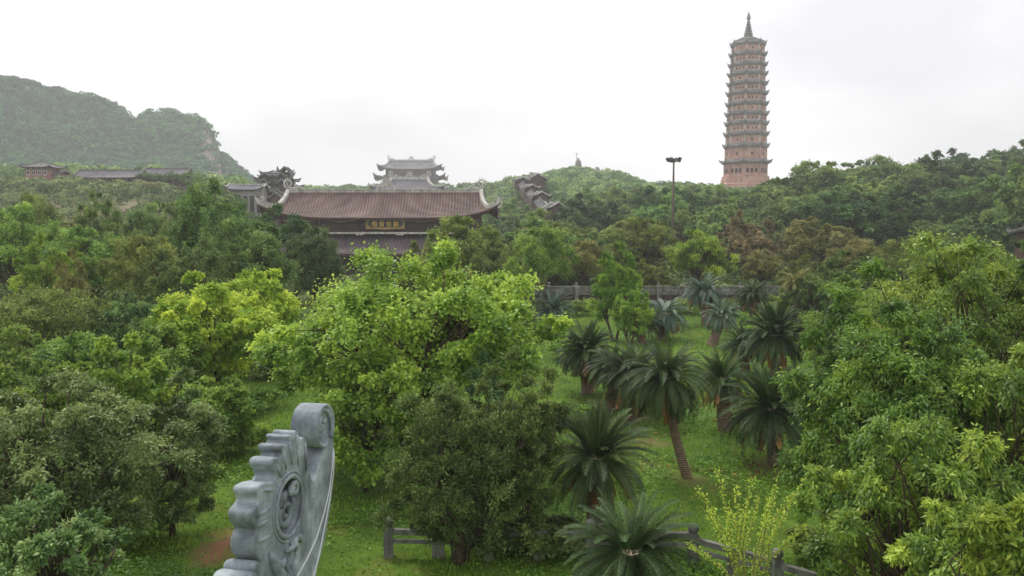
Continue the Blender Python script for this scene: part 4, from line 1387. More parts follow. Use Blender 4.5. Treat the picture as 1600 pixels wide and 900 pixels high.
# ------------------------------------------------------------------ trees
def tree_meshes(name, seed, H, R, th, nb=50, ns=12, nl=26, leaf=0.3, lw=0.6, droop=0.3, trunk_r=0.18, lump=0.35, rc=0.27, low=-0.45,
                flat=0.7, stems=1, twigs=True, spread=1.0, normal_up=1.0, sides=6, fine_twigs=False, top=0.0, ragged=(0.42, 1.0)):
    """trunk with limbs + a crown of leaf sprays held on them; local coordinates, base at the origin"""
    rng = np.random.default_rng(seed)
    hv = (H - th) / 2
    C = np.array([0, 0, th + hv])
    lob = unit(rng.normal(size=(9, 3)) + np.array([0, 0, 0.3]))
    dirs = []
    while len(dirs) < nb:
        d = unit(rng.normal(size=3))
        if d[2] < low: continue
        if dirs and min(np.linalg.norm(d - e) for e in dirs) < 1.15 * math.sqrt(4.0 / nb) * rng.uniform(0.3, 1): continue
        dirs.append(d)
    dirs = np.array(dirs)
    f = 1 - lump * 0.55 + lump * np.max(np.clip(dirs @ lob.T, 0, 1) ** 6, 1)
    rad = rng.uniform(ragged[0], ragged[1], nb) ** 0.8 * f
    kc = rng.uniform(0.55, 1.5, nb) * rc * np.interp(rad, [0.5, 1.05], [1.12, 0.72])
    cen = C + dirs * rad[:, None] * np.array([R, R, hv + top * R * 0]) 
    cen[:, 2] = np.maximum(cen[:, 2], 0.25)
    cr_ = R * kc
    # --- wood
    mb = MB()
    hubs = []
    for s in range(stems):
        a = 2 * math.pi * s / stems + rng.uniform(0, 1)
        off = 0 if stems == 1 else 0.25 * R
        hz = th + hv * rng.uniform(0.5, 0.9)
        p = [Vector((0.12 * off * math.cos(a), 0.12 * off * math.sin(a), -0.15))]
        for k in range(1, 5):
            q_ = k / 4
            p.append(Vector((off * q_ * math.cos(a) * 2.0 + rng.normal() * 0.05 * H * 0.12, off * q_ * math.sin(a) * 2.0 + rng.normal() * 0.05 * H * 0.12, hz * q_)))
        rr = [trunk_r * (1 - 0.5 * k / 4) for k in range(5)]
        rr[0] *= 1.25
        mb.tube(p, rr, max(sides, 7))
        hubs.append((p, rr))
    for i in range(nb):
        c = Vector(cen[i])
        p, rr = min(hubs, key=lambda h: (h[0][-1] - c).length)
        k = rng.uniform(0.35 if c.z < C[2] else 0.6, 1.0)
        idx = k * 4; j = min(int(idx), 3)
        st = p[j].lerp(p[j + 1], idx - j)
        if st.z > c.z - 0.1 and st.z > th * 0.6:
            kk = max(0.2, min(1.0, (c.z - 0.2 * H) / max(p[-1].z, 0.1))); idx = kk * 4; j = min(int(idx), 3); st = p[j].lerp(p[j + 1], idx - j)
        r0 = trunk_r * (0.5 - 0.25 * k) 
        l_ = (c - st).length
        m1 = st.lerp(c, 0.33) + Vector((rng.normal() * 0.07 * l_, rng.normal() * 0.07 * l_, 0.02 * l_))
        m_ = st.lerp(c, 0.68) + Vector((rng.normal() * 0.07 * l_, rng.normal() * 0.07 * l_, 0.10 * l_))
        mb.tube([st, m1, m_, c], [r0 * 0.8, r0 * 0.6, r0 * 0.42, r0 * 0.16], 5, cap=False)
    # --- sprays
    out = unit(dirs + np.array([0, 0, 0.25]))
    sd_ = unit(rng.normal(size=(nb, ns, 3)) + out[:, None, :] * 0.75)
    sl = cr_[:, None] * rng.uniform(0.55, 1.15, (nb, ns))
    tipv = sd_ * sl[..., None] * np.array([1, 1, flat]) * spread
    tipv[..., 2] -= droop * 0.35 * sl
    P0 = cen[:, None, :] + tipv * 0.15
    P1 = cen[:, None, :] + tipv
    if twigs:
        for i in range(nb):
            step = 1 if fine_twigs else 3
            for s in range(0, ns, step):
                mb.tube([cen[i], (P0[i, s] * 0.4 + P1[i, s] * 0.6) + np.array([0, 0, 0.05]), P1[i, s]], [trunk_r * 0.07, trunk_r * 0.05, trunk_r * 0.03], 3, cap=False)
    t = rng.uniform(0.2, 1.05, (nb, ns, nl)) ** 0.8
    lat = rng.normal(size=(nb, ns, nl, 3)) * (sl[..., None, None] * 0.16)
    Q = P0[:, :, None, :] + (P1 - P0)[:, :, None, :] * t[..., None] + lat
    D = unit(sd_)[:, :, None, :] * 0.7 + rng.normal(size=Q.shape) * 0.6 + np.array([0, 0, -droop])
    Nn = rng.normal(size=Q.shape) * 0.55 + np.array([0, 0, normal_up]) + dirs[:, None, None, :] * 0.35
    Ln = leaf * rng.uniform(0.65, 1.3, Q.shape[:3])
    tint = 0.5 + rng.normal(size=(nb, 1, 1)) * 0.16 + rng.normal(size=(nb, ns, 1)) * 0.10 + rng.normal(size=(nb, ns, nl)) * 0.13
    Vv, Ff = leaf_arrays(Q.reshape(-1, 3), D.reshape(-1, 3), Nn.reshape(-1, 3), Ln.ravel(), Ln.ravel() * lw)
    crown = np_mesh('crown', Vv, Ff, np.repeat(np.clip(tint.ravel(), 0, 1), 4))
    return mb, crown

def plant_tree(name, label, cat, loc, meshes, leafm, bark='bark', group=None, scale=(1, 1, 1), rz=0.0):
    t = thing(name, label, cat, loc, group)
    t.scale = scale
    t.rotation_euler = (0, 0, rz)
    mb, crown = meshes
    if isinstance(mb, MB):
        me = bpy.data.meshes.new('trunk')
        me.from_pydata(mb.v, [], mb.f)
        me.polygons.foreach_set('use_smooth', [True] * len(mb.f))
        me.update()
        me.materials.append(M[bark])
        crown.materials.append(M[leafm])
    else:
        me = mb
    tr = bpy.data.objects.new('trunk', me); COL.objects.link(tr); tr.parent = t
    c = bpy.data.objects.new('crown', crown); COL.objects.link(c); c.parent = t
    c.material_slots[0].link = 'OBJECT'
    c.material_slots[0].material = M[leafm]
    return t, (me, crown)

def near_tree(label, u, Yd, top, width, leafm, seed, th, cat='tree', name='broadleaf_tree', bark='bark', group=None, dz=0.0, **kw):
    p = pix(u, top, Yd)
    z0 = gz(p.x, Yd) + dz
    H = p.z - z0
    R = width / 2 * Yd / F
    ms = tree_meshes(name, seed, H * 0.97, R * 0.92, th, **kw)
    return plant_tree(name, label, cat, (p.x, Yd, z0), ms, leafm, bark, group)

# the big bright tree in the middle
near_tree('large spreading bright green tree with broad leaves in the middle of the garden', 648, 33, 380, 455, 'leaf_kapok', 3, 1.5,
          nb=120, ns=16, nl=40, leaf=0.155, lw=0.8, droop=0.4, trunk_r=0.22, lump=0.5, rc=0.175, low=-0.55, flat=0.55, stems=3, fine_twigs=True)
near_tree('bright green young tree at the foot of the large tree, behind the scroll', 568, 28.5, 540, 215, 'leaf_kapok', 4, 0.3,
          nb=50, ns=13, nl=34, leaf=0.15, lw=0.8, droop=0.45, trunk_r=0.08, rc=0.25, low=-0.8)
# small leaved dark bush in front
near_tree('dark olive small leaved tree with twisted stems standing against the balustrade', 716, 22.3, 566, 245, 'leaf_bush', 5, 0.2,
          nb=110, ns=16, nl=44, leaf=0.085, lw=0.5, droop=-0.25, trunk_r=0.14, rc=0.19, low=-0.9, stems=3, fine_twigs=True, lump=0.5, normal_up=0.5, flat=1.1, ragged=(0.25, 1.0))
near_tree('looser olive tree with feathery top at the right of the dark olive tree', 812, 23.2, 556, 185, 'leaf_bush', 55, 0.2,
          nb=80, ns=15, nl=38, leaf=0.085, lw=0.5, droop=-0.3, trunk_r=0.09, rc=0.2, low=-0.9, stems=2, fine_twigs=True, lump=0.5, normal_up=0.5, flat=1.1, ragged=(0.25, 1.0))
near_tree('narrow dark tree rising like a column out of the olive tree', 756, 28, 548, 62, 'leaf_deep', 6, 0.3,
          nb=30, ns=10, nl=30, leaf=0.14, lw=0.55, droop=0.4, trunk_r=0.07, rc=0.5, low=-0.95)
# bright yellow tree and companions, left
near_tree('yellow green tree glowing bright at the left of the large tree', 335, 44, 415, 235, 'leaf_yellow', 7, 0.3,
          nb=96, ns=15, nl=38, leaf=0.18, lw=0.75, droop=0.3, trunk_r=0.13, rc=0.19, low=-0.95, flat=0.6, lump=0.5)
near_tree('pale yellow green tree top just behind the yellow green tree', 405, 52, 408, 130, 'leaf_yellow', 8, 1.2,
          nb=46, ns=13, nl=36, leaf=0.18, lw=0.7, droop=0.3, trunk_r=0.14, rc=0.24)
near_tree('fresh green leafy tree below the yellow green tree, hung with creepers', 195, 33, 528, 210, 'leaf_fresh', 9, 0.3,
          nb=70, ns=14, nl=36, leaf=0.145, lw=0.72, droop=0.35, trunk_r=0.1, rc=0.22, low=-0.8)
near_tree('fresh green tree at the left border behind the silvery tree', 55, 30, 548, 190, 'leaf_fresh', 10, 0.3,
          nb=70, ns=14, nl=36, leaf=0.14, lw=0.72, droop=0.35, trunk_r=0.1, rc=0.22, low=-0.8)
near_tree('silvery green small tree with drooping leaf sprays beside the grass clearing', 262, 24.5, 570, 200, 'leaf_silver', 14, 0.2,
          nb=64, ns=15, nl=38, leaf=0.12, lw=0.42, droop=0.35, trunk_r=0.10, rc=0.2, low=-0.95, flat=0.55)
near_tree('dark silvery tree with thick trunk at the lower left, leaning over the grass', 95, 20, 575, 330, 'leaf_silver', 15, 0.9,
          nb=90, ns=15, nl=40, leaf=0.115, lw=0.45, droop=0.35, trunk_r=0.24, rc=0.19, low=-0.75, flat=0.5)
near_tree('low dark tree in the bottom left corner with grey green leaves', 60, 15.5, 745, 230, 'leaf_silver', 16, 0.9,
          nb=60, ns=14, nl=38, leaf=0.105, lw=0.45, droop=0.3, trunk_r=0.18, rc=0.22, low=-0.6, flat=0.55)
near_tree('dull dark green broad tree at the left border, beneath the bright crowns', 60, 50, 452, 270, 'leaf_olive', 17, 0.6,
          nb=80, ns=13, nl=40, leaf=0.17, lw=0.55, droop=0.2, trunk_r=0.16, rc=0.2, low=-0.6)
near_tree('dark green rounded tree between the dull tree and the yellow green tree', 190, 52, 470, 170, 'leaf_dark', 18, 0.5,
          nb=70, ns=13, nl=40, leaf=0.17, lw=0.55, droop=0.2, trunk_r=0.14, rc=0.22, low=-0.6)
LF = [('thicket tree at the left border between fresh and dull green trees', -10, 40, 500, 190, 'leaf_mid', 61),
      ('mid green tree filling between the two fresh green trees', 120, 38, 512, 170, 'leaf_mid', 62),
      ('dark green low tree below the dark rounded tree, behind the fresh crowns', 250, 40, 498, 150, 'leaf_mid', 63),
      ('low leafy tree with pale sprays behind the silvery tree', 330, 33, 590, 150, 'leaf_mid', 64),
      ('shaded dark tree at the left border under the silvery crown', -20, 23, 640, 200, 'leaf_dark', 65)]
for lb_, u_, y_, tp_, w_, lm_, sd_ in LF:
    near_tree(lb_, u_, y_, tp_, w_, lm_, sd_, 0.2, nb=70, ns=13, nl=36, leaf=0.14, lw=0.62, droop=0.3, trunk_r=0.1, rc=0.22, low=-0.9)
near_tree('mid green tree seen between the cycads and the tallest fig tree', 1335, 46, 428, 190, 'leaf_mid', 66, 0.3, nb=64, ns=12, nl=40, leaf=0.18, lw=0.5, droop=0.4, trunk_r=0.13, rc=0.22, low=-0.9)
near_tree('green tree behind the fig trees, under the khaki crowns', 1440, 42, 412, 200, 'leaf_mid', 67, 0.3, nb=64, ns=12, nl=40, leaf=0.18, lw=0.5, droop=0.4, trunk_r=0.13, rc=0.22, low=-0.9)
# willowy trees on the right
fk = dict(leaf=0.125, lw=0.38, droop=0.8, flat=0.9, fine_twigs=True, normal_up=0.35)
near_tree('drooping leafy fig tree on the right with crown reaching towards the cycads', 1408, 19.5, 420, 358, 'leaf_ficus', 20, 0.3,
          nb=130, ns=16, nl=44, trunk_r=0.16, rc=0.19, low=-0.75, lump=0.45, **fk)
near_tree('tallest drooping fig tree at the right border, top against the far wood', 1530, 24, 318, 345, 'leaf_ficus', 21, 0.6,
          nb=130, ns=16, nl=44, trunk_r=0.2, rc=0.2, low=-0.7, lump=0.5, **fk)
near_tree('dark lower fig tree with drooping leaves at the bottom right', 1440, 15.5, 618, 330, 'leaf_ficus', 22, 0.2,
          nb=100, ns=16, nl=40, trunk_r=0.14, rc=0.21, low=-0.8, lump=0.4, **fk)
near_tree('bright green fig branch end in the bottom right corner', 1585, 11.5, 705, 200, 'leaf_fresh', 23, 0.5,
          nb=56, ns=14, nl=34, trunk_r=0.10, rc=0.24, low=-0.7, **{**fk, 'leaf': 0.12})
near_tree('leafy fig tree at the right border, filling below the tallest crown', 1600, 18, 480, 300, 'leaf_ficus', 24, 0.3,
          nb=96, ns=15, nl=40, trunk_r=0.14, rc=0.22, low=-0.75, **fk)

# ---------------- middle distance: a few crowns shaped once, then copied
fine = [tree_meshes('t', 31, 9, 4, 2.2, nb=64, ns=13, nl=44, leaf=0.19, lw=0.6, rc=0.22, trunk_r=0.2),
        tree_meshes('t', 32, 9, 4, 1.4, nb=64, ns=13, nl=44, leaf=0.19, lw=0.6, rc=0.2, lump=0.5, trunk_r=0.2),
        tree_meshes('t', 33, 9, 4, 1.0, nb=74, ns=12, nl=44, leaf=0.19, lw=0.6, rc=0.18, lump=0.55, low=-0.7, trunk_r=0.18, stems=2),
        tree_meshes('t', 34, 9, 4, 3.4, nb=56, ns=13, nl=44, leaf=0.19, lw=0.6, rc=0.24, trunk_r=0.16, lump=0.4)]
coarse = [tree_meshes('t', 41, 9, 4, 1.6, nb=46, ns=10, nl=40, leaf=0.29, lw=0.65, rc=0.25, trunk_r=0.2, twigs=False),
          tree_meshes('t', 42, 9, 4, 1.0, nb=50, ns=10, nl=40, leaf=0.29, lw=0.65, rc=0.22, lump=0.55, trunk_r=0.2, twigs=False),
          tree_meshes('t', 43, 9, 4, 2.4, nb=44, ns=10, nl=40, leaf=0.29, lw=0.65, rc=0.26, lump=0.4, trunk_r=0.18, twigs=False),
          tree_meshes('t', 44, 9, 4, 0.8, nb=60, ns=9, nl=40, leaf=0.29, lw=0.65, rc=0.2, lump=0.6, low=-0.7, trunk_r=0.18, twigs=False),
          tree_meshes('t', 45, 9, 4, 2.6, nb=26, ns=9, nl=36, leaf=0.28, lw=0.6, rc=0.24, lump=0.7, trunk_r=0.16, twigs=True)]
protos = {}
def mid_tree(label, u, Yd, top, width, leafm, kind, group=None, bark='bark', lod=None, name='broadleaf_tree', rz=None, dz=0.0):
    lod = lod or ('f' if Yd < 112 else 'c')
    lst = fine if lod == 'f' else coarse
    kind = kind % len(lst)
    p = pix(u, top, Yd)
    z0 = gz(p.x, Yd) - 0.1 + dz
    sz = (p.z - z0) / 9.0
    sx = width / 2 * Yd / F / 4.0
    key = (lod, kind, bark)
    ms = protos.get(key)
    if ms is None:
        if any(k[:2] == key[:2] for k in protos):
            o = next(v for k, v in protos.items() if k[:2] == key[:2])
            me = o[0].copy(); me.materials.clear(); me.materials.append(M[bark])
            ms = (me, o[1])
        else:
            ms = lst[kind]
    t, got = plant_tree(name, label, 'tree', (p.x, Yd, z0), ms, leafm, bark, group, (sx, sx, sz), rz if rz is not None else (u * 0.37 + Yd) % 6.28)
    protos[key] = got
    return t

MT = [
 # left side
 ('bright green tree with tall uneven crown in front of the scrub slope', 130, 72, 352, 150, 'leaf_mid', 1),
 ('medium green tree at the left border, beneath the scrub slope', 20, 78, 322, 150, 'leaf_mid', 0),
 ('green tree with lighter crown between the left border trees', 85, 62, 375, 120, 'leaf_fresh', 2),
 ('small reddish tinged tree below the bright uneven crown', 105, 58, 400, 70, 'leaf_khaki', 2),
 ('large dark grey green tree standing highest at the left of the red roof', 325, 76, 278, 150, 'leaf_dark', 1),
 ('dark green tree half covering the left corner of the red roof', 440, 88, 330, 150, 'leaf_deep', 2),
 ('dark green tree right in front of the hall wall, left of the name board', 490, 80, 352, 105, 'leaf_deep', 1),
 ('dark tree with rounded crown below the highest left tree', 385, 66, 348, 150, 'leaf_dark', 0),
 ('dark tree low behind the yellow green tree', 290, 58, 385, 150, 'leaf_dark', 2),
 ('olive tree with thin top at the left of the yellow green tree', 225, 64, 372, 120, 'leaf_olive', 3),
 ('reddish green tree on the brow below the long gallery', 235, 104, 313, 110, 'leaf_dark', 1),
 ('dark green tree on the brow at the left, below the brick pavilion', 160, 108, 308, 90, 'leaf_mid', 2),
 ('mid green tree on the brow at the far left', 50, 106, 300, 110, 'leaf_mid', 1),
 ('dark tree left of the highest left tree', 285, 98, 318, 80, 'leaf_dark', 0),
 # middle
 ('rounded olive green tree hiding the right end of the hall wall', 720, 92, 335, 150, 'leaf_mid', 1),
 ('olive tree in front of the rounded tree by the hall', 668, 74, 372, 120, 'leaf_olive', 2),
 ('dark olive tree right of the rounded tree by the hall', 775, 84, 375, 100, 'leaf_olive', 1),
 ('leafy green tree with slender pale bare trunk left of the stone wall', 846, 76, 358, 105, 'leaf_mid', 3, 'bark_pale'),
 ('bright light green tree standing alone in front of the stone wall', 962, 67, 388, 95, 'leaf_fresh', 2),
 ('low bright shoots at the foot of the lone bright tree', 985, 63, 448, 75, 'leaf_fresh', 2),
 ('brownish olive tree behind the stone wall, right of the pale trunk', 912, 96, 378, 85, 'leaf_khaki', 3),
 ('medium bright green tree behind the stone wall below the floodlight mast', 1092, 97, 357, 105, 'leaf_fresh', 1),
 ('dull olive shrubby tree behind the wall right of the lone bright tree', 1020, 98, 408, 70, 'leaf_olive', 2),
 ('dark olive tree behind the wall under the floodlight mast', 1010, 111, 343, 120, 'leaf_olive', 0),
 ('yellowish tree below the rusty brown crowns', 1192, 100, 388, 75, 'leaf_khaki', 1),
 ('dark green tree behind the wall, right of the yellowish tree', 1255, 94, 402, 95, 'leaf_olive', 2),
 ('olive green tree in front of the khaki crown, at the right', 1340, 92, 372, 110, 'leaf_khaki', 1),
 ('dark green tree left of the tallest fig tree', 1330, 78, 398, 120, 'leaf_dark', 2),
 ('dark tree under the wall line left of the fig trees', 1265, 80, 425, 80, 'leaf_dark', 1),
 ('dusty green tree squeezed between khaki crown and fig tree', 1410, 88, 378, 90, 'leaf_olive', 0),
 ('dark tree hiding the wall of the low gallery at the right border', 1585, 62, 386, 130, 'leaf_dark', 2),
 ('dim tree behind the tallest fig tree, under the right gallery', 1490, 80, 375, 130, 'leaf_dark', 0),
 # rusty and khaki crowns
 ('rusty brown crown above the yellowish tree, right of the mast', 1165, 122, 336, 78, 'leaf_brown', 1),
 ('second rusty brown crown, just below the first', 1188, 112, 363, 72, 'leaf_brown', 3),
 ('khaki brown tree right of the rusty crowns', 1290, 124, 340, 105, 'leaf_khaki', 0),
 ('dull khaki tree between the rusty and the khaki brown crowns', 1240, 128, 352, 60, 'leaf_khaki', 3),
]
for a in MT:
    mid_tree(*a[:7], bark=(a[7] if len(a) > 7 else 'bark'))

for k_, (u_, v_) in enumerate(((224, 268), (246, 271), (268, 269), (292, 267), (312, 268))):
    mid_tree('soft green bushy tree in front of the shorter gallery on the left brow', u_, 284.5, v_, 27, 'leaf_hill', k_, 'bushy trees in front of the shorter gallery')
# ---------------- wooded slopes: individual trees, labelled by the slope they stand on
rng = np.random.default_rng(77)
REG = [  # u0, u1, Y0, Y1, count, crown metres, region, leaf choices
 (-60, 330, 112, 150, 20, 7.5, 'below the long gallery at the left', ('leaf_dark', 'leaf_mid', 'leaf_olive')),
 (-40, 440, 262, 276, 26, 4.0, 'along the brow in front of the left galleries', ('leaf_mid', 'leaf_hill', 'leaf_khaki')),
 (330, 455, 190, 245, 9, 6.5, 'below the grey gate tower', ('leaf_mid', 'leaf_dark')),
 (760, 1010, 112, 160, 20, 8.0, 'at the foot of the statue hill', ('leaf_dark', 'leaf_olive', 'leaf_mid')),
 (720, 1010, 175, 290, 38, 9.5, 'on the slope below the hilltop statue', ('leaf_hill', 'leaf_wood', 'leaf_dark')),
 (1010, 1250, 135, 250, 30, 10.0, 'on the slope below the pagoda', ('leaf_wood', 'leaf_dark', 'leaf_hill')),
 (1010, 1250, 262, 310, 18, 7.5, 'around the foot of the pagoda', ('leaf_hill', 'leaf_hill', 'leaf_dark')),
 (1235, 1700, 132, 200, 30, 10.5, 'low on the right hill', ('leaf_wood', 'leaf_dark', 'leaf_wood')),
 (1235, 1720, 205, 300, 46, 12.5, 'on the upper right hill', ('leaf_wood', 'leaf_dark', 'leaf_hill', 'leaf_wood')),
]
WORD = {'leaf_dark': 'dark green', 'leaf_mid': 'mid green', 'leaf_olive': 'olive green', 'leaf_hill': 'soft green', 'leaf_khaki': 'khaki green', 'leaf_wood': 'deep green'}
LIM = [(40, 282, 262), (113, 224, 262)]
for (u0, u1, Y0, Y1, n, cw, where, choice) in REG:
    placed = []
    tries = 0
    while len(placed) < n and tries < 4000:
        tries += 1
        Yd = math.sqrt(rng.uniform(Y0 * Y0, Y1 * Y1)); u = rng.uniform(u0, u1)
        x = (u - 800) / F * Yd
        if 800 < u < 885 and 200 < Yd < 345: continue
        if 360 < u < 450 and 215 < Yd < 275: continue
        if 575 < u < 790 and Yd < 200: continue
        if any((x - a) ** 2 + (Yd - b) ** 2 < (cw * 0.62) ** 2 for a, b in placed): continue
        placed.append((x, Yd))
        s = rng.uniform(0.65, 1.4)
        h = cw * s * rng.uniform(0.85, 1.15)
        if Y0 == 262 and u < 330: h *= 0.62
        if where.startswith('around') and Yd > 400 and 1120 < u < 1210: h *= 0.75
        z0 = gz(x, Yd)
        kind = int(rng.integers(0, 5))
        lm = choice[int(rng.integers(0, len(choice)))]
        key = ('c', kind, 'bark')
        ms = protos.get(key) or coarse[kind]
        wd = WORD[lm]
        t, got = plant_tree('broadleaf_tree', f'{wd} tree in the wood {where}', 'tree', (x, Yd, z0 - 0.2), ms, lm, 'bark',
                            f'{wd} trees {where}', (cw * s / 8 * 1.1, cw * s / 8 * 1.1, h / 9 * 1.0), rng.uniform(0, 6.28))
        protos[key] = got

# ------------------------------------------------------------------ cycads
def cycad(label, base_u, base_v, cu_, cv_, diam, seed, n=80, dead=16, Yd=None, mat='leaf_cycad', up=0.15, trunk_r=0.2, bend=1.5, e0=-0.35, e1=1.25):
    rng = np.random.default_rng(seed)
    if Yd is None:
        g = on_ground(base_u, base_v); Yd = g.y
    b = pix(base_u, base_v, Yd)
    z0 = gz(b.x, Yd)
    b = Vector((b.x, Yd, z0))
    c = pix(cu_, cv_, Yd)
    if c.z < z0 + 0.5: c.z = z0 + 0.5
    t = thing('cycad', label, 'cycad', b, 'cycads in the garden')
    off = c - b
    mb = MB()
    K = 26
    pts = []
    rr = []
    for k in range(K + 1):
        f = k / K
        p = off * f + Vector((off.x * 0.12 * math.sin(math.pi * f), 0, 0))
        pts.append(p - Vector((0, 0, 0.1 if k == 0 else 0)))
        rr.append(trunk_r * (1.2 - 0.28 * f) * (1 + 0.04 * (k % 2)))
    mb.tube(pts, rr, 12)
    me = bpy.data.meshes.new('trunk'); me.from_pydata(mb.v, [], mb.f); me.update()
    me.materials.append(M['trunk_cycad'])
    tr = bpy.data.objects.new('trunk', me); COL.objects.link(tr); tr.parent = t
    Rl = diam * Yd / F / 2 * 1.03
    bend *= 0.78; e0 -= 0.12
    def fronds(nf, ea, eb, bnd, Lr, dead_=False):
        az = np.arange(nf) * 2.399963 + rng.normal(size=nf) * 0.2
        el = ea + (eb - ea) * rng.random(nf) ** (1.25 if not dead_ else 1)
        K2 = 12
        Ls = Lr * rng.uniform(0.82, 1.1, nf)
        pt = np.zeros((nf, K2 + 1, 3)); tg = np.zeros((nf, K2 + 1, 3))
        st = np.stack([np.cos(az), np.sin(az), np.zeros(nf)], 1) * trunk_r * 0.7
        pt[:, 0] = st + np.array([off.x, off.y, off.z])
        tw = rng.normal(size=nf) * 0.25
        for k in range(K2 + 1):
            f = k / K2
            e = el - bnd * f ** 1.3 * (0.75 + 0.25 * np.cos(el)) * (1 + 0.15 * tw)
            a = az + tw * f * 0.5
            tg[:, k] = np.stack([np.cos(a) * np.cos(e), np.sin(a) * np.cos(e), np.sin(e)], 1)
            if k < K2: pt[:, k + 1] = pt[:, k] + tg[:, k] * (Ls / K2)[:, None]
        Mn = 52
        f = np.linspace(0.08, 0.99, Mn)
        idx = f * K2; j = np.minimum(idx.astype(int), K2 - 1); fr = (idx - j)[None, :, None]
        B = pt[:, j] * (1 - fr) + pt[:, j + 1] * fr
        T = unit(tg[:, j] * (1 - fr) + tg[:, j + 1] * fr)
        sidev = unit(np.cross(T, np.array([0, 0, 1.0]) + 1e-3))
        upv = unit(np.cross(sidev, T))
        ln = Ls[:, None] * 0.155 * np.sin(np.pi * np.clip(f * 0.86 + 0.12, 0, 1))[None, :] ** 0.6
        res = []
        for s in (-1, 1):
            D = T * 0.62 + s * sidev * 0.78 + upv * (0.28 if not dead_ else -0.35) + rng.normal(size=T.shape) * 0.06
            N = upv - s * sidev * 0.3
            res.append((B.reshape(-1, 3), D.reshape(-1, 3), N.reshape(-1, 3), (ln * rng.uniform(0.85, 1.1, ln.shape)).ravel()))
        P_ = np.concatenate([r[0] for r in res]); D_ = np.concatenate([r[1] for r in res]); N_ = np.concatenate([r[2] for r in res]); L_ = np.concatenate([r[3] for r in res])
        base_t = np.repeat((0.45 + rng.normal(size=nf) * 0.16)[:, None], Mn, 1).ravel()
        ti = np.concatenate([base_t, base_t]) + rng.normal(size=len(P_)) * 0.05
        W_ = np.full(len(P_), (0.016 if Yd > 40 else 0.0105) * (1 if not dead_ else 1.8) * Lr)
        # rachis
        Pr = pt[:, :-1].reshape(-1, 3); Dr = tg[:, :-1].reshape(-1, 3); Nr = np.tile(np.array([0, 0, 1.0]), (len(Pr), 1))
        Lr_ = np.repeat(Ls / K2 * 1.25, K2)
        P_ = np.concatenate([P_, Pr]); D_ = np.concatenate([D_, Dr]); N_ = np.concatenate([N_, Nr + rng.normal(size=Nr.shape) * 0.01]); L_ = np.concatenate([L_, Lr_])
        W_ = np.concatenate([W_, np.full(len(Pr), 0.035)]); ti = np.concatenate([ti, np.full(len(Pr), 0.75)])
        Vv, Ff = leaf_arrays(P_, D_, N_, L_, W_, 0.1, 0.4)
        return np_mesh('fronds', Vv, Ff, np.repeat(np.clip(ti, 0, 1), 4))
    o = link_mesh('crown', fronds(int(n * 1.5), e0, e1, bend, Rl), M[mat], t)
    if up:
        o2 = link_mesh('young_fronds', fronds(max(6, int(n * up)), 1.0, 1.5, 0.55, Rl * 0.95), M[mat], t)
    if dead:
        link_mesh('dead_fronds', fronds(int(dead * 1.3), -1.42, -0.5, 0.4, Rl * 0.92, True), M['frond_dead'], t)
    return t

m_, t_, out_ = newmat('trunk_cycad')
wv = t_.nodes.new('ShaderNodeTexWave'); wv.wave_type = 'BANDS'; wv.bands_direction = 'Z'
wv.inputs['Scale'].default_value = 4.5; wv.inputs['Distortion'].default_value = 1.5; wv.inputs['Detail Scale'].default_value = 3.0
tc_ = t_.nodes.new('ShaderNodeTexCoord'); t_.links.new(tc_.outputs['Object'], wv.inputs['Vector'])
c_ = ramp(t_, wv.outputs['Fac'], [(0.1, srgb('#7a6456')), (0.5, srgb('#967e6e')), (0.9, srgb('#ac9684'))])
c_ = mixc(t_, 0.5, c_, ramp(t_, noise(t_, 5, 5), [(0.3, (0.45, 0.42, 0.4, 1)), (0.7, (1, 1, 1, 1))]), 'MULTIPLY')
principled(t_, out_, c_, 0.95, 0.1, bump(t_, wv.outputs['Fac'], 0.8, 0.05))
M['trunk_cycad'] = m_

cycad('cycad with tall slender leaning ringed trunk and full drooping crown', 1074, 748, 1040, 592, 152, 1, n=100, dead=14, trunk_r=0.155, up=0.1, bend=2.0, e0=-0.4)
cycad('broad cycad with stout trunk and spiky silvery crown, nearest to the fig tree', 1210, 728, 1203, 640, 165, 2, n=96, dead=6, trunk_r=0.2, up=0.25)
cycad('cycad with orange dead skirt half behind the spiky cycad', 1133, 676, 1128, 592, 105, 3, n=80, dead=34, trunk_r=0.28, up=0.2)
cycad('cycad with thick brown trunk directly behind the leaning one', 992, 655, 992, 585, 130, 4, n=80, dead=12, trunk_r=0.26, up=0.1, bend=1.9)
cycad('cycad with short reddish trunk at the left of the leaning one', 958, 640, 958, 574, 95, 5, n=60, dead=8, trunk_r=0.26, up=0.05, bend=1.9)
cycad('dark cycad with hanging brown skirt left in the grove', 918, 618, 918, 548, 105, 6, n=86, dead=30, trunk_r=0.3, up=0.2, bend=1.7)
cycad('large cycad with upright young fronds beside the olive tree', 930, 860, 932, 715, 190, 7, n=86, dead=14, Yd=23.5, trunk_r=0.24, up=0.3, bend=1.25, e0=-0.5)
cycad('low cycad in front of the balustrade corner at the bottom', 985, 985, 985, 862, 215, 8, n=80, dead=4, Yd=18.8, trunk_r=0.25, up=0.05, bend=1.5, e0=-0.3)
cycad('pale cycad at the left end of the stone wall', 866, 512, 864, 485, 72, 9, n=60, dead=6, mat='leaf_cycad_blue', up=0.1)
cycad('blue grey cycad with tallest crown in front of the stone wall', 1102, 512, 1100, 455, 70, 10, n=64, dead=16, mat='leaf_cycad_blue', up=0.1, trunk_r=0.3, bend=1.9)
cycad('cycad with bare pale trunk in front of the tallest blue grey one', 1112, 540, 1126, 493, 64, 11, n=60, dead=6, mat='leaf_cycad_blue', up=0.05, trunk_r=0.34, bend=2.0)
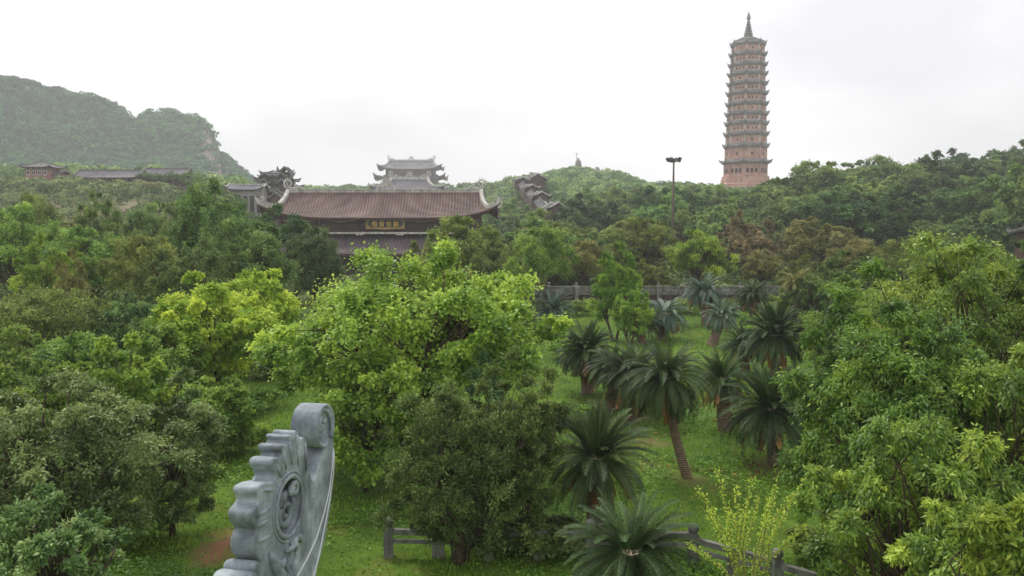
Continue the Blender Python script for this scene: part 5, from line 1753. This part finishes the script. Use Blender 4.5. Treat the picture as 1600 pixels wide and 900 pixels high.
cycad('flat topped cycad with brown skirt right of the lone bright tree', 1034, 530, 1040, 490, 74, 12, n=60, dead=22, mat='leaf_cycad_blue', up=0.0, trunk_r=0.36, bend=1.8)
cycad('cycad with pale skirt at the right end of the stone wall', 1176, 508, 1176, 460, 62, 13, n=60, dead=24, up=0.1, trunk_r=0.3, bend=1.9)
cycad('wide cycad with upright fronds behind the orange skirted one', 1212, 590, 1210, 524, 118, 14, n=80, dead=22, up=0.3, trunk_r=0.28)
cycad('small dusky cycad left of the wide upright one', 1165, 582, 1163, 540, 80, 15, n=60, dead=4, up=0.2, trunk_r=0.26)
cycad('yellowish cycad by the dusty trees left of the fig crown', 1246, 500, 1246, 440, 58, 16, n=46, dead=8, mat='frond_khaki' if 'frond_khaki' in M else 'leaf_khaki', up=0.0, trunk_r=0.3)
cycad('cycad with red brown dead fronds peeping out beside the fig crown', 1282, 590, 1282, 515, 100, 17, n=60, dead=30, up=0.1, trunk_r=0.3)
cycad('dark low cycad under the flat topped one', 1003, 535, 1003, 503, 62, 18, n=50, dead=4, up=0.1, trunk_r=0.3)

# ------------------------------------------------------------------ shrubs, sapling, grass
shr = [tree_meshes('s', 51, 1.5, 1.0, 0.05, nb=26, ns=9, nl=16, leaf=0.13, lw=0.7, rc=0.34, low=-0.2, trunk_r=0.03, twigs=False),
       tree_meshes('s', 52, 1.2, 1.1, 0.05, nb=26, ns=9, nl=16, leaf=0.12, lw=0.7, rc=0.36, low=-0.1, trunk_r=0.03, twigs=False)]
sp = {}
SH = [(300, 640, 1.3, 'leaf_fresh', 'low creeper covered mound of bright leaves beside the silvery tree'),
      (355, 655, 1.2, 'leaf_mid', 'low leafy mound left of the grass path'),
      (400, 640, 1.0, 'leaf_mid', 'leafy mound at the back of the grass clearing'),
      (330, 690, 1.1, 'leaf_fresh', 'bright weedy mound at the edge of the clearing'),
      (265, 790, 0.9, 'leaf_fresh', 'bright low bush on the grass under the silvery tree'),
      (390, 690, 0.7, 'leaf_fresh', 'small bright bush in the middle of the clearing'),
      (210, 850, 1.0, 'leaf_mid', 'mid green bush on the grass at the lower left'),
      (300, 745, 0.8, 'leaf_mid', 'mid green bush beside the silvery tree'),
      (420, 590, 1.2, 'leaf_dark', 'dark bush between the yellow green tree and the large tree'),
      (355, 585, 1.4, 'leaf_dark', 'dark bush at the foot of the yellow green tree'),
      (545, 690, 1.3, 'leaf_mid', 'leafy bush at the foot of the large tree, by the scroll'),
      (870, 660, 1.0, 'leaf_mid', 'bush behind the olive tree, near the cycads'),
      (905, 660, 0.8, 'leaf_fresh', 'bright bush below the dark skirted cycad'),
      (1275, 690, 1.2, 'leaf_mid', 'bush beside the fig tree, near the spiky cycad'),
      (1260, 650, 1.0, 'leaf_fresh', 'bright bush between spiky cycad and fig tree'),
      (1215, 500, 1.5, 'leaf_mid', 'leafy bush below the pale skirted cycad'),
      (1180, 520, 1.2, 'leaf_fresh', 'bright bush left of the leafy bush in the grove'),
      (1160, 655, 0.5, 'leaf_fresh', 'little bush on the lawn by the orange skirted cycad'),
      (885, 560, 1.3, 'leaf_fresh', 'bright bush at the right foot of the large tree'),
      (820, 520, 1.6, 'leaf_mid', 'bush at the left of the dark skirted cycad, near the wall'),
      (770, 868, 0.9, 'leaf_bush', 'dark olive low bush in front of the rail under the olive trees'),
      (845, 866, 1.0, 'leaf_bush', 'olive low bush covering the rail beside the large cycad'),
      (828, 508, 2.0, 'leaf_dark', 'dark bush covering the left part of the stone wall'),
      (900, 497, 1.5, 'leaf_mid', 'bush against the stone wall between pale cycad and lone bright tree'),
      (1145, 497, 1.6, 'leaf_dark', 'dark bush against the wall between the two tall cycads'),
      (1078, 495, 1.4, 'leaf_mid', 'bush on the grass left of the tallest blue grey cycad'),
      (1222, 495, 2.0, 'leaf_mid', 'large bush against the right part of the wall'),
      (1300, 497, 2.4, 'leaf_dark', 'large dark bush at the right end of the wall'),
      (1290, 880, 0.9, 'leaf_mid', 'bush under the fig tree at the end of the balustrade')]
for k, (u, v, s, lm, lb) in enumerate(SH):
    g = on_ground(u, v)
    ms = sp.get(k % 2) or shr[k % 2]
    t, got = plant_tree('bush', lb, 'bush', (g.x, g.y, gz(g.x, g.y) - 0.05), ms, lm, 'bark', None, (s * 1.1, s * 1.1, s * 0.8), k * 1.3)
    sp[k % 2] = got

def sapling():
    Yd = 17.0
    c = pix(1168, 800, Yd)
    z0 = gz(c.x, Yd)
    t = thing('sapling', 'thin pale stemmed sapling with tiny yellow green leaves at the bottom', 'sapling', (c.x, Yd, z0))
    rng = np.random.default_rng(9)
    mb = MB()
    P, D = [], []
    tips = [(1090, 762), (1120, 735), (1150, 760), (1178, 745), (1183, 775), (1205, 780), (1215, 755), (1240, 770), (1262, 745), (1105, 800), (1258, 820), (1135, 800), (1225, 810), (1075, 850), (1165, 800)]
    for k, (u, v) in enumerate(tips):
        e = pix(u, v, Yd + rng.normal() * 0.5) - Vector((c.x, Yd, z0))
        st = Vector((rng.normal() * 0.06, rng.normal() * 0.06, 1.0 + rng.random() * 0.7))
        m1 = st.lerp(e, 0.45) + Vector((rng.normal() * 0.08, rng.normal() * 0.08, 0.12))
        pts = [st, m1, m1.lerp(e, 0.5) + Vector((rng.normal() * 0.05, 0, 0)), e]
        mb.tube(pts, [0.022, 0.016, 0.011, 0.005], 5)
        for q_ in range(150):
            f = rng.random() ** 0.7 * 3
            j = min(int(f), 2)
            p = pts[j].lerp(pts[j + 1], f - j)
            P.append(np.array(p) + rng.normal(size=3) * 0.035); D.append(rng.normal(size=3) + np.array([0, 0, 0.4]))
    mb.tube([(0, 0, -0.1), (0, 0, 0.9), (0.02, 0, 1.8)], [0.05, 0.04, 0.025], 7)
    me = bpy.data.meshes.new('trunk'); me.from_pydata(mb.v, [], mb.f); me.update(); me.materials.append(M['stem_green'])
    o = bpy.data.objects.new('trunk', me); COL.objects.link(o); o.parent = t
    P = np.array(P); D = np.array(D)
    Vv, Ff = leaf_arrays(P, D, rng.normal(size=P.shape) * 0.5 + np.array([0, 0, 1]), rng.uniform(0.05, 0.10, len(P)), 0.036)
    link_mesh('crown', np_mesh('crown', Vv, Ff, np.repeat(rng.uniform(0.35, 1, len(P)), 4)), M['leaf_yellow'], t)
sapling()

def turf():
    rng = np.random.default_rng(21)
    def spots(n, v0, v1, k=1.0):
        v = v0 + (v1 - v0) * rng.random(n) ** k
        u = rng.uniform(-60, 1660, n)
        Yd = EYE * F / (v - 350) + rng.normal(size=n) * 0.3
        Yd = np.clip(Yd, 9.5, 100)
        x = (u - 800) / F * Yd
        dirt = (((x - pa.x) / 1.0) ** 2 + ((Yd - pa.y) / 2.0) ** 2 < 0.6) | (((x - pb.x) / 0.5) ** 2 + ((Yd - pb.y) / 4.0) ** 2 < 0.6)
        for c_ in pc:
            dirt = dirt | (((x - c_.x) / 1.2) ** 2 + ((Yd - c_.y) / 1.5) ** 2 + 0.5 * fnoise(x, Yd, 0 * x, 2.0) < 0.45)
        keep = ~dirt | (rng.random(n) < 0.12)
        return x[keep], Yd[keep]
    x, y = spots(230000, 470, 1500, 1.7)
    pat = fnoise(x * 1.0, y * 1.0, 0 * x, 0.55)
    k = rng.random(len(x)) < np.clip(0.55 + 0.4 * pat, 0.12, 1)
    x, y, pat = x[k], y[k], pat[k]
    h = rng.uniform(0.06, 0.2, len(x)) * (1 + 0.5 * np.clip(pat, -0.6, 1.3)) * np.interp(y, [15, 60], [1, 1.6])
    P = np.stack([x, y, terrain(x, y) - 0.02], 1)
    D = rng.normal(size=P.shape) * 0.45 + np.array([0, 0, 1.0])
    N = rng.normal(size=P.shape) + np.array([0, -0.4, 0])
    Vv, Ff = leaf_arrays(P, D, N, h, np.interp(y, [12, 30, 70], [0.018, 0.035, 0.07]), 0.05, 0.3)
    ti = np.clip(0.5 + 0.16 * pat + rng.normal(size=len(x)) * 0.13, 0, 1)
    o = link_mesh('grass', np_mesh('grass', Vv, Ff, np.repeat(ti, 4)), M['grass'])
    tag(o, 'lush uneven grass of the garden under the trees and cycads', 'grass', kind='stuff')
    x, y = spots(330000, 470, 1500, 1.6)
    pat = fnoise(x * 1.0 + 40, y * 1.0, 0 * x + 3, 0.4)
    k = rng.random(len(x)) < np.clip(0.30 + 0.55 * pat, 0.06, 0.95)
    x, y, pat = x[k], y[k], pat[k]
    s = np.interp(y, [12, 30, 70], [0.08, 0.12, 0.2]) * rng.uniform(0.6, 1.3, len(x))
    P = np.stack([x, y, terrain(x, y) + rng.uniform(0.02, 0.34, len(x)) * np.clip(pat, 0.25, 1.4)], 1)
    D = rng.normal(size=P.shape) * np.array([1, 1, 0.4])
    N = rng.normal(size=P.shape) * 0.35 + np.array([0, 0, 1.0])
    Vv, Ff = leaf_arrays(P, D, N, s, s * 0.75, 0.12)
    ti = np.clip(0.42 + 0.2 * fnoise(x + 9, y, 0 * x + 7, 0.3) + rng.normal(size=len(x)) * 0.11, 0, 0.85)
    o = link_mesh('weeds', np_mesh('weeds', Vv, Ff, np.repeat(ti, 4)), M['weed'])
    tag(o, 'broad leaved weeds spread in patches through the grass', 'weeds', kind='stuff')
    # dry fallen fronds and litter on the lawn under the cycads
    n = 1600
    u = rng.uniform(880, 1240, n); v = rng.uniform(610, 780, n)
    Yd = EYE * F / (v - 350); x = (u - 800) / F * Yd
    pat = fnoise(x, Yd, 0 * x + 9, 0.9); k = pat > 0.35
    x, Yd = x[k], Yd[k]
    P = np.stack([x, Yd, terrain(x, Yd) + rng.uniform(0.05, 0.14, len(x))], 1)
    D = rng.normal(size=P.shape) * np.array([1, 1, 0.15])
    Vv, Ff = leaf_arrays(P, D, rng.normal(size=P.shape) * 0.3 + np.array([0, 0, 1.0]), rng.uniform(0.12, 0.4, len(x)), 0.05, 0.1)
    o = link_mesh('fallen_leaves', np_mesh('fallen_leaves', Vv, Ff, np.repeat(rng.random(len(x)), 4)), M['frond_dead'])
    tag(o, 'dry brown fallen fronds lying on the lawn below the cycads', 'fallen leaves', kind='stuff')
turf()

# ------------------------------------------------------------------ stone balustrade in front
def balustrade():
    A = pix(607, 860, 22.7); A.z = 0
    B = pix(1083, 860, 22.2); B.z = 0
    Cc = pix(1237, 885, 20.4); Cc.z = 0
    d2 = (Cc - B).normalized()
    E = B + d2 * 9.6
    t = thing('stone_balustrade', 'grey stone balustrade with ball topped posts at the edge of the garden', 'balustrade', (A.x, A.y, gz(A.x, A.y)))
    def post(p):
        z0 = gz(p.x, p.y)
        mb = MB()
        mb.box((p.x, p.y, z0 + 0.4), (0.26, 0.26, 0.9), 0.1)
        mb.box((p.x, p.y, z0 + 0.865), (0.22, 0.22, 0.035), 0.1)
        mb.lathe([(0.105, 0.86), (0.10, 0.90), (0.135, 0.94), (0.155, 1.01), (0.145, 1.08), (0.10, 1.135), (0.03, 1.155)], (p.x, p.y, z0), 16)
        o = mb.build('post', M['stone_grey'], t)
    def run(p, q_, n):
        d = (q_ - p).normalized(); ang = math.atan2(d.y, d.x)
        for k in range(n):
            a, b = p.lerp(q_, k / n), p.lerp(q_, (k + 1) / n)
            m = (a + b) / 2; z0 = gz(m.x, m.y); l = (b - a).length - 0.262
            for (zc, hh, ww_) in ((0.74, 0.15, 0.15), (0.46, 0.09, 0.12)):
                mb = MB(); mb.box((m.x, m.y, z0 + zc), (l, ww_, hh), ang); mb.build('rail', M['stone_grey'], t)
            mb = MB()
            for s in (0.5,):
                c = a.lerp(b, s)
                mb.box((c.x, c.y, z0 + 0.18), (0.34, 0.14, 0.468), ang)
                mb.box((c.x, c.y, z0 + 0.585), (0.22, 0.1, 0.158), ang)
            mb.build('stub_support', M['stone_grey'], t)
    post(A); post(B)
    for k in range(1, 3): post(A.lerp(B, k / 3))
    run(A, B, 3)
    n = 4
    for k in range(1, n): post(B.lerp(E, k / n))
    post(E)
    run(B, E, n)
balustrade()

# ------------------------------------------------------------------ carved stone scroll close to the viewer
def stone_scroll():
    a = math.radians(11)
    sdir = Vector((math.sin(a), math.cos(a), 0))
    nrm = Vector((math.cos(a), -math.sin(a), 0))            # carved face looks to the right
    O = pix(426, 790, 4.4)
    eye = Vector((0, 0, EYE))
    def onface(u, v, off=0.0):
        d = pix(u, v, 4.4) - eye
        k = ((O + nrm * off) - eye).dot(nrm) / d.dot(nrm)
        p = eye + d * k - O
        return (p.dot(sdir), p.z)
    def W(s, z, n=0.0):
        return O + sdir * s + Vector((0, 0, z)) + nrm * n
    TH = 0.14
    out_px = [(405, 930), (405, 900), (407, 887), (408, 879), (404, 873), (399, 867), (396.5, 857), (397, 846), (399, 837), (402, 829), (399, 823), (395, 815), (393, 806), (395, 798), (400, 791),
              (405, 784), (404, 777), (400.5, 770), (402, 762), (408, 757), (417, 754), (427, 752), (432, 746), (431, 739), (427, 733), (424, 725), (427, 717), (434, 714), (440, 715), (442, 709), (438, 703), (438, 697),
              (443, 693.5), (449, 695), (451, 689), (449, 683), (452, 679), (456, 680), (459, 683), (460, 676), (463, 672.5), (467, 676), (469, 685), (470, 690), (472, 686), (475, 683), (478.5, 687),
              (478, 702), (480, 726), (486, 742), (490, 751), (494, 745), (499, 728), (504, 712), (507, 700), (514, 690), (521, 676), (522, 700), (521.5, 720), (521, 743), (519.5, 770), (517, 793),
              (513, 818), (508, 845), (502, 868), (496, 890), (486, 930)]
    prof = [onface(u, v) for u, v in out_px]
    # smooth closed outline
    n = len(prof); pr = []
    for i in range(n):
        p0, p1, p2, p3 = (np.array(prof[(i + k) % n]) for k in (-1, 0, 1, 2))
        for k in range(4):
            f = k / 4
            pr.append(0.5 * ((2 * p1) + (-p0 + p2) * f + (2 * p0 - 5 * p1 + 4 * p2 - p3) * f * f + (-p0 + 3 * p1 - 3 * p2 + p3) * f ** 3))
    pr = np.array(pr)
    area = 0.5 * np.sum(pr[:, 0] * np.roll(pr[:, 1], -1) - np.roll(pr[:, 0], -1) * pr[:, 1])
    if area < 0: pr = pr[::-1]
    tg = unit(np.roll(pr, -1, 0) - np.roll(pr, 1, 0)); inn = np.stack([-tg[:, 1], tg[:, 0]], 1)
    rc = np.array(onface(452, 791)); RR = 0.190; RI = 0.158
    base = W(-0.05, -0.75, -TH / 2)
    t = thing('stone_scroll', 'grey carved stone scroll ornament curling upward close to the viewer', 'ornament', base)
    # body: rounded edge loops, carved face with a round recess
    bm = bmesh.new()
    ch = 0.012
    loops = []
    rr_ = 0.013
    arc = [math.radians(x) for x in (0, 22, 45, 67, 90)]
    prof_l = [(rr_ * (1 - math.sin(q_)), -TH + rr_ * (1 - math.cos(q_))) for q_ in arc] + [(0, -TH / 2)] + [(rr_ * (1 - math.sin(q_)), -rr_ * (1 - math.cos(q_))) for q_ in arc[::-1]]
    for (ins, nn) in prof_l:
        loops.append([bm.verts.new(W(*(p + inn[i] * ins), nn) - base) for i, p in enumerate(pr)])
    N = len(pr)
    for A_, B_ in zip(loops[:-1], loops[1:]):
        for i in range(N):
            f = bm.faces.new((A_[i], A_[(i + 1) % N], B_[(i + 1) % N], B_[i])); f.smooth = True
    def circ(r, nn, k=40):
        return [bm.verts.new(W(rc[0] + r * math.cos(2 * math.pi * j / k), rc[1] + r * math.sin(2 * math.pi * j / k), nn) - base) for j in range(k)]
    c0, c1, c2 = circ(RI, 0.0), circ(RI * 0.97, -0.09), circ(RI * 0.3, -0.105)
    for A_, B_ in ((c0, c1), (c1, c2)):
        for i in range(40): bm.faces.new((A_[(i + 1) % 40], A_[i], B_[i], B_[(i + 1) % 40])).smooth = True
    bm.faces.new(c2[::-1])
    ed = []
    for lp in (loops[-1], c0):
        for i in range(len(lp)):
            e = bm.edges.get((lp[i], lp[(i + 1) % len(lp)])) or bm.edges.new((lp[i], lp[(i + 1) % len(lp)]))
            ed.append(e)
    bmesh.ops.triangle_fill(bm, edges=ed, use_beauty=True)
    eb = [bm.edges.get((loops[0][i], loops[0][(i + 1) % N])) for i in range(N)]
    bmesh.ops.triangle_fill(bm, edges=eb, use_beauty=True)
    bmesh.ops.recalc_face_normals(bm, faces=bm.faces)
    me = bpy.data.meshes.new('body'); bm.to_mesh(me); bm.free()
    body = link_mesh('body', me, M['stone'], t)
    def part(mb, name, parent=t, mat='stone', smooth=True):
        return mb.build(name, M[mat], parent, smooth=smooth)
    def ring(mb, r, rad, nn, k=48):
        mb.tube([W(rc[0] + r * math.cos(2 * math.pi * j / k), rc[1] + r * math.sin(2 * math.pi * j / k), nn) for j in range(k + 1)], rad, 10, cap=False)
    mb = MB(); ring(mb, (RR + RI) / 2 - 0.004, 0.015, 0.0); ring(mb, RR + 0.008, 0.008, 0.0)
    part(mb, 'ring')
    # scroll relief inside the ring: a curled stem with leaf lobes
    def sweep_face(mb, pts, rad, nn):
        P = [W(p[0], p[1], nn[i] if isinstance(nn, list) else nn) for i, p in enumerate(pts)]
        mb.tube(P, rad, 10)
    mb = MB()
    def sp_(c, r0, turns, start, hand, rad, nn, k=26):
        pts, rr = [], []
        for j in range(k + 1):
            f = j / k; an = start + hand * turns * 2 * math.pi * f; r = r0 * (1 - 0.8 * f)
            pts.append((c[0] + r * math.cos(an), c[1] + r * math.sin(an))); rr.append(rad * (1 - 0.35 * f))
        sweep_face(mb, pts, rr, nn)
    sp_((rc[0] - 0.01, rc[1] - 0.035), 0.085, 1.4, 2.6, 1, 0.024, -0.025)
    sp_((rc[0] + 0.075, rc[1] + 0.075), 0.05, 1.3, 3.6, -1, 0.019, -0.005)
    for (x0, z0_, x1, z1, x2, z2, r) in ((-0.07, 0.0, -0.065, 0.06, -0.035, 0.105, 0.022), (-0.03, 0.01, -0.012, 0.06, 0.03, 0.085, 0.02), (-0.10, -0.06, -0.10, 0.0, -0.075, 0.04, 0.018),
                                         (0.06, -0.08, 0.095, -0.03, 0.10, 0.03, 0.02), (-0.05, -0.10, 0.0, -0.12, 0.05, -0.10, 0.016)):
        sweep_face(mb, [(rc[0] + x0, rc[1] + z0_), (rc[0] + (x0 + x1) / 2, rc[1] + (z0_ + z1) / 2), (rc[0] + x1, rc[1] + z1), (rc[0] + (x1 + x2) / 2, rc[1] + (z1 + z2) / 2), (rc[0] + x2, rc[1] + z2)],
                   [r * 0.5, r, r * 1.15, r * 0.9, r * 0.2], -0.03)
    part(mb, 'scroll_relief')
    # acanthus leaves below the ring
    mb = MB()
    for px_, rad in ((((452, 850), (458, 846), (463, 838), (468, 840), (470, 848)), 0.02), (((444, 862), (452, 858), (457, 850), (462, 853), (460, 862)), 0.022),
                     (((420, 862), (424, 874), (432, 884), (441, 880), (443, 870)), 0.026), (((421, 868), (427, 884), (436, 898), (446, 905), (452, 925)), 0.03),
                     (((462, 856), (462, 870), (456, 884), (458, 900), (464, 915)), 0.02), (((450, 870), (447, 885), (452, 900), (456, 920), (458, 935)), 0.018)):
        P = [onface(*q_) for q_ in px_]
        sweep_face(mb, P, [rad * 0.4, rad, rad * 1.2, rad, rad * 0.3], 0.004)
    part(mb, 'leaf_carving')
    # ribs fanning from the ring to each lobe
    mb = MB()
    for (p, q_) in (((478, 735), (476, 690)), ((466, 728), (463, 680)), ((456, 726), (452, 690)), ((447, 733), (442, 704)), ((438, 745), (432, 726)), ((428, 766), (412, 765)),
                    ((422, 792), (402, 806)), ((421, 812), (402, 822)), ((424, 836), (403, 846))):
        A_, B_ = onface(*p), onface(*q_)
        sweep_face(mb, [A_, ((A_[0] + B_[0]) / 2, (A_[1] + B_[1]) / 2), B_], [0.006, 0.014, 0.010], 0.0)
    part(mb, 'rib_carving')
    # volute on top
    vc = np.array(onface(505.5, 665)); RV = 0.138
    mb = MB()
    V = []; K = 48
    secs = [(-TH - 0.012, 0.85), (-TH - 0.02, 0.93), (-TH - 0.008, 0.99), (-TH + 0.02, 1.0), (-0.005, 1.0), (0.012, 0.985), (0.02, 0.93), (0.014, 0.86), (-0.012, 0.78), (-0.03, 0.5), (0.006, 0.16), (0.010, 0.02)]
    for (nn, r) in secs:
        for j in range(K):
            an = 2 * math.pi * j / K
            V.append(W(vc[0] + RV * 1.0 * r * math.cos(an), vc[1] + RV * r * math.sin(an), nn))
    Fc = [(i * K + j, i * K + (j + 1) % K, (i + 1) * K + (j + 1) % K, (i + 1) * K + j) for i in range(len(secs) - 1) for j in range(K)]
    Fc += [tuple(range(K - 1, -1, -1)), tuple((len(secs) - 1) * K + j for j in range(K))]
    mb.add(V, Fc)
    vol = part(mb, 'volute')
    mb = MB()
    pts, rr = [], []
    for j in range(40):
        f = j / 39; an = -0.9 + 2 * math.pi * 1.5 * f; r = RV * (0.9 - 0.72 * f)
        pts.append(W(vc[0] + r * math.cos(an), vc[1] + r * math.sin(an), 0.012 - 0.03 * math.sin(math.pi * f))); rr.append(0.016 * (1 - 0.4 * f))
    mb.tube(pts, rr, 8)
    part(mb, 'volute_spiral', vol)
    # raised seams along the outer band
    mb = MB()
    for line in (((520, 700), (518, 730), (514, 765), (506, 800), (494, 840), (478, 875), (461, 905), (445, 935)),
                 ((521, 706), (520, 740), (515, 775), (509, 810), (503, 840), (497, 870), (489, 900), (480, 935))):
        mb.tube([W(*onface(*q_), 0.003) for q_ in line], 0.0055, 6)
    part(mb, 'seam', mat='stone_line')
    # base rolls carrying the scroll, running down out of view
    mb = MB()
    for (u, v, r, n0, n1) in ((399, 888, 0.040, -TH - 0.02, 0.012), (388, 914, 0.07, -TH - 0.04, 0.03), (372, 960, 0.11, -TH - 0.08, 0.035)):
        c = onface(u, v)
        q_ = [(n0, 0.8), (n0 - 0.012, 0.6), (n0 + 0.02, 1.0), (n1 - 0.02, 1.0), (n1 - 0.004, 0.85), (n1, 0.6)]
        q_ = [(n0 - 0.012, 0.6), (n0, 0.85), (n0 + 0.02, 1.0), (n1 - 0.02, 1.0), (n1 - 0.004, 0.85), (n1, 0.6)]
        b0 = len(mb.v); V = [W(c[0] + r * s_ * math.cos(2 * math.pi * j / 28), c[1] + r * s_ * math.sin(2 * math.pi * j / 28), nn) for nn, s_ in q_ for j in range(28)]
        mb.add(V, [(i * 28 + j, i * 28 + (j + 1) % 28, (i + 1) * 28 + (j + 1) % 28, (i + 1) * 28 + j) for i in range(5) for j in range(28)] + [tuple(range(27, -1, -1)), tuple(5 * 28 + j for j in range(28))])
    part(mb, 'base_rolls')
    mb = MB()
    pts = [W(0.30 - 0.5 * k, -0.62 - 0.05 * k - 0.08 * k * k, -TH / 2) for k in range(7)]
    mb.sweep([p - Vector((0, 0, 0.35)) for p in pts], 0.34, 0.5)
    part(mb, 'base_ridge', smooth=False)
stone_scroll()
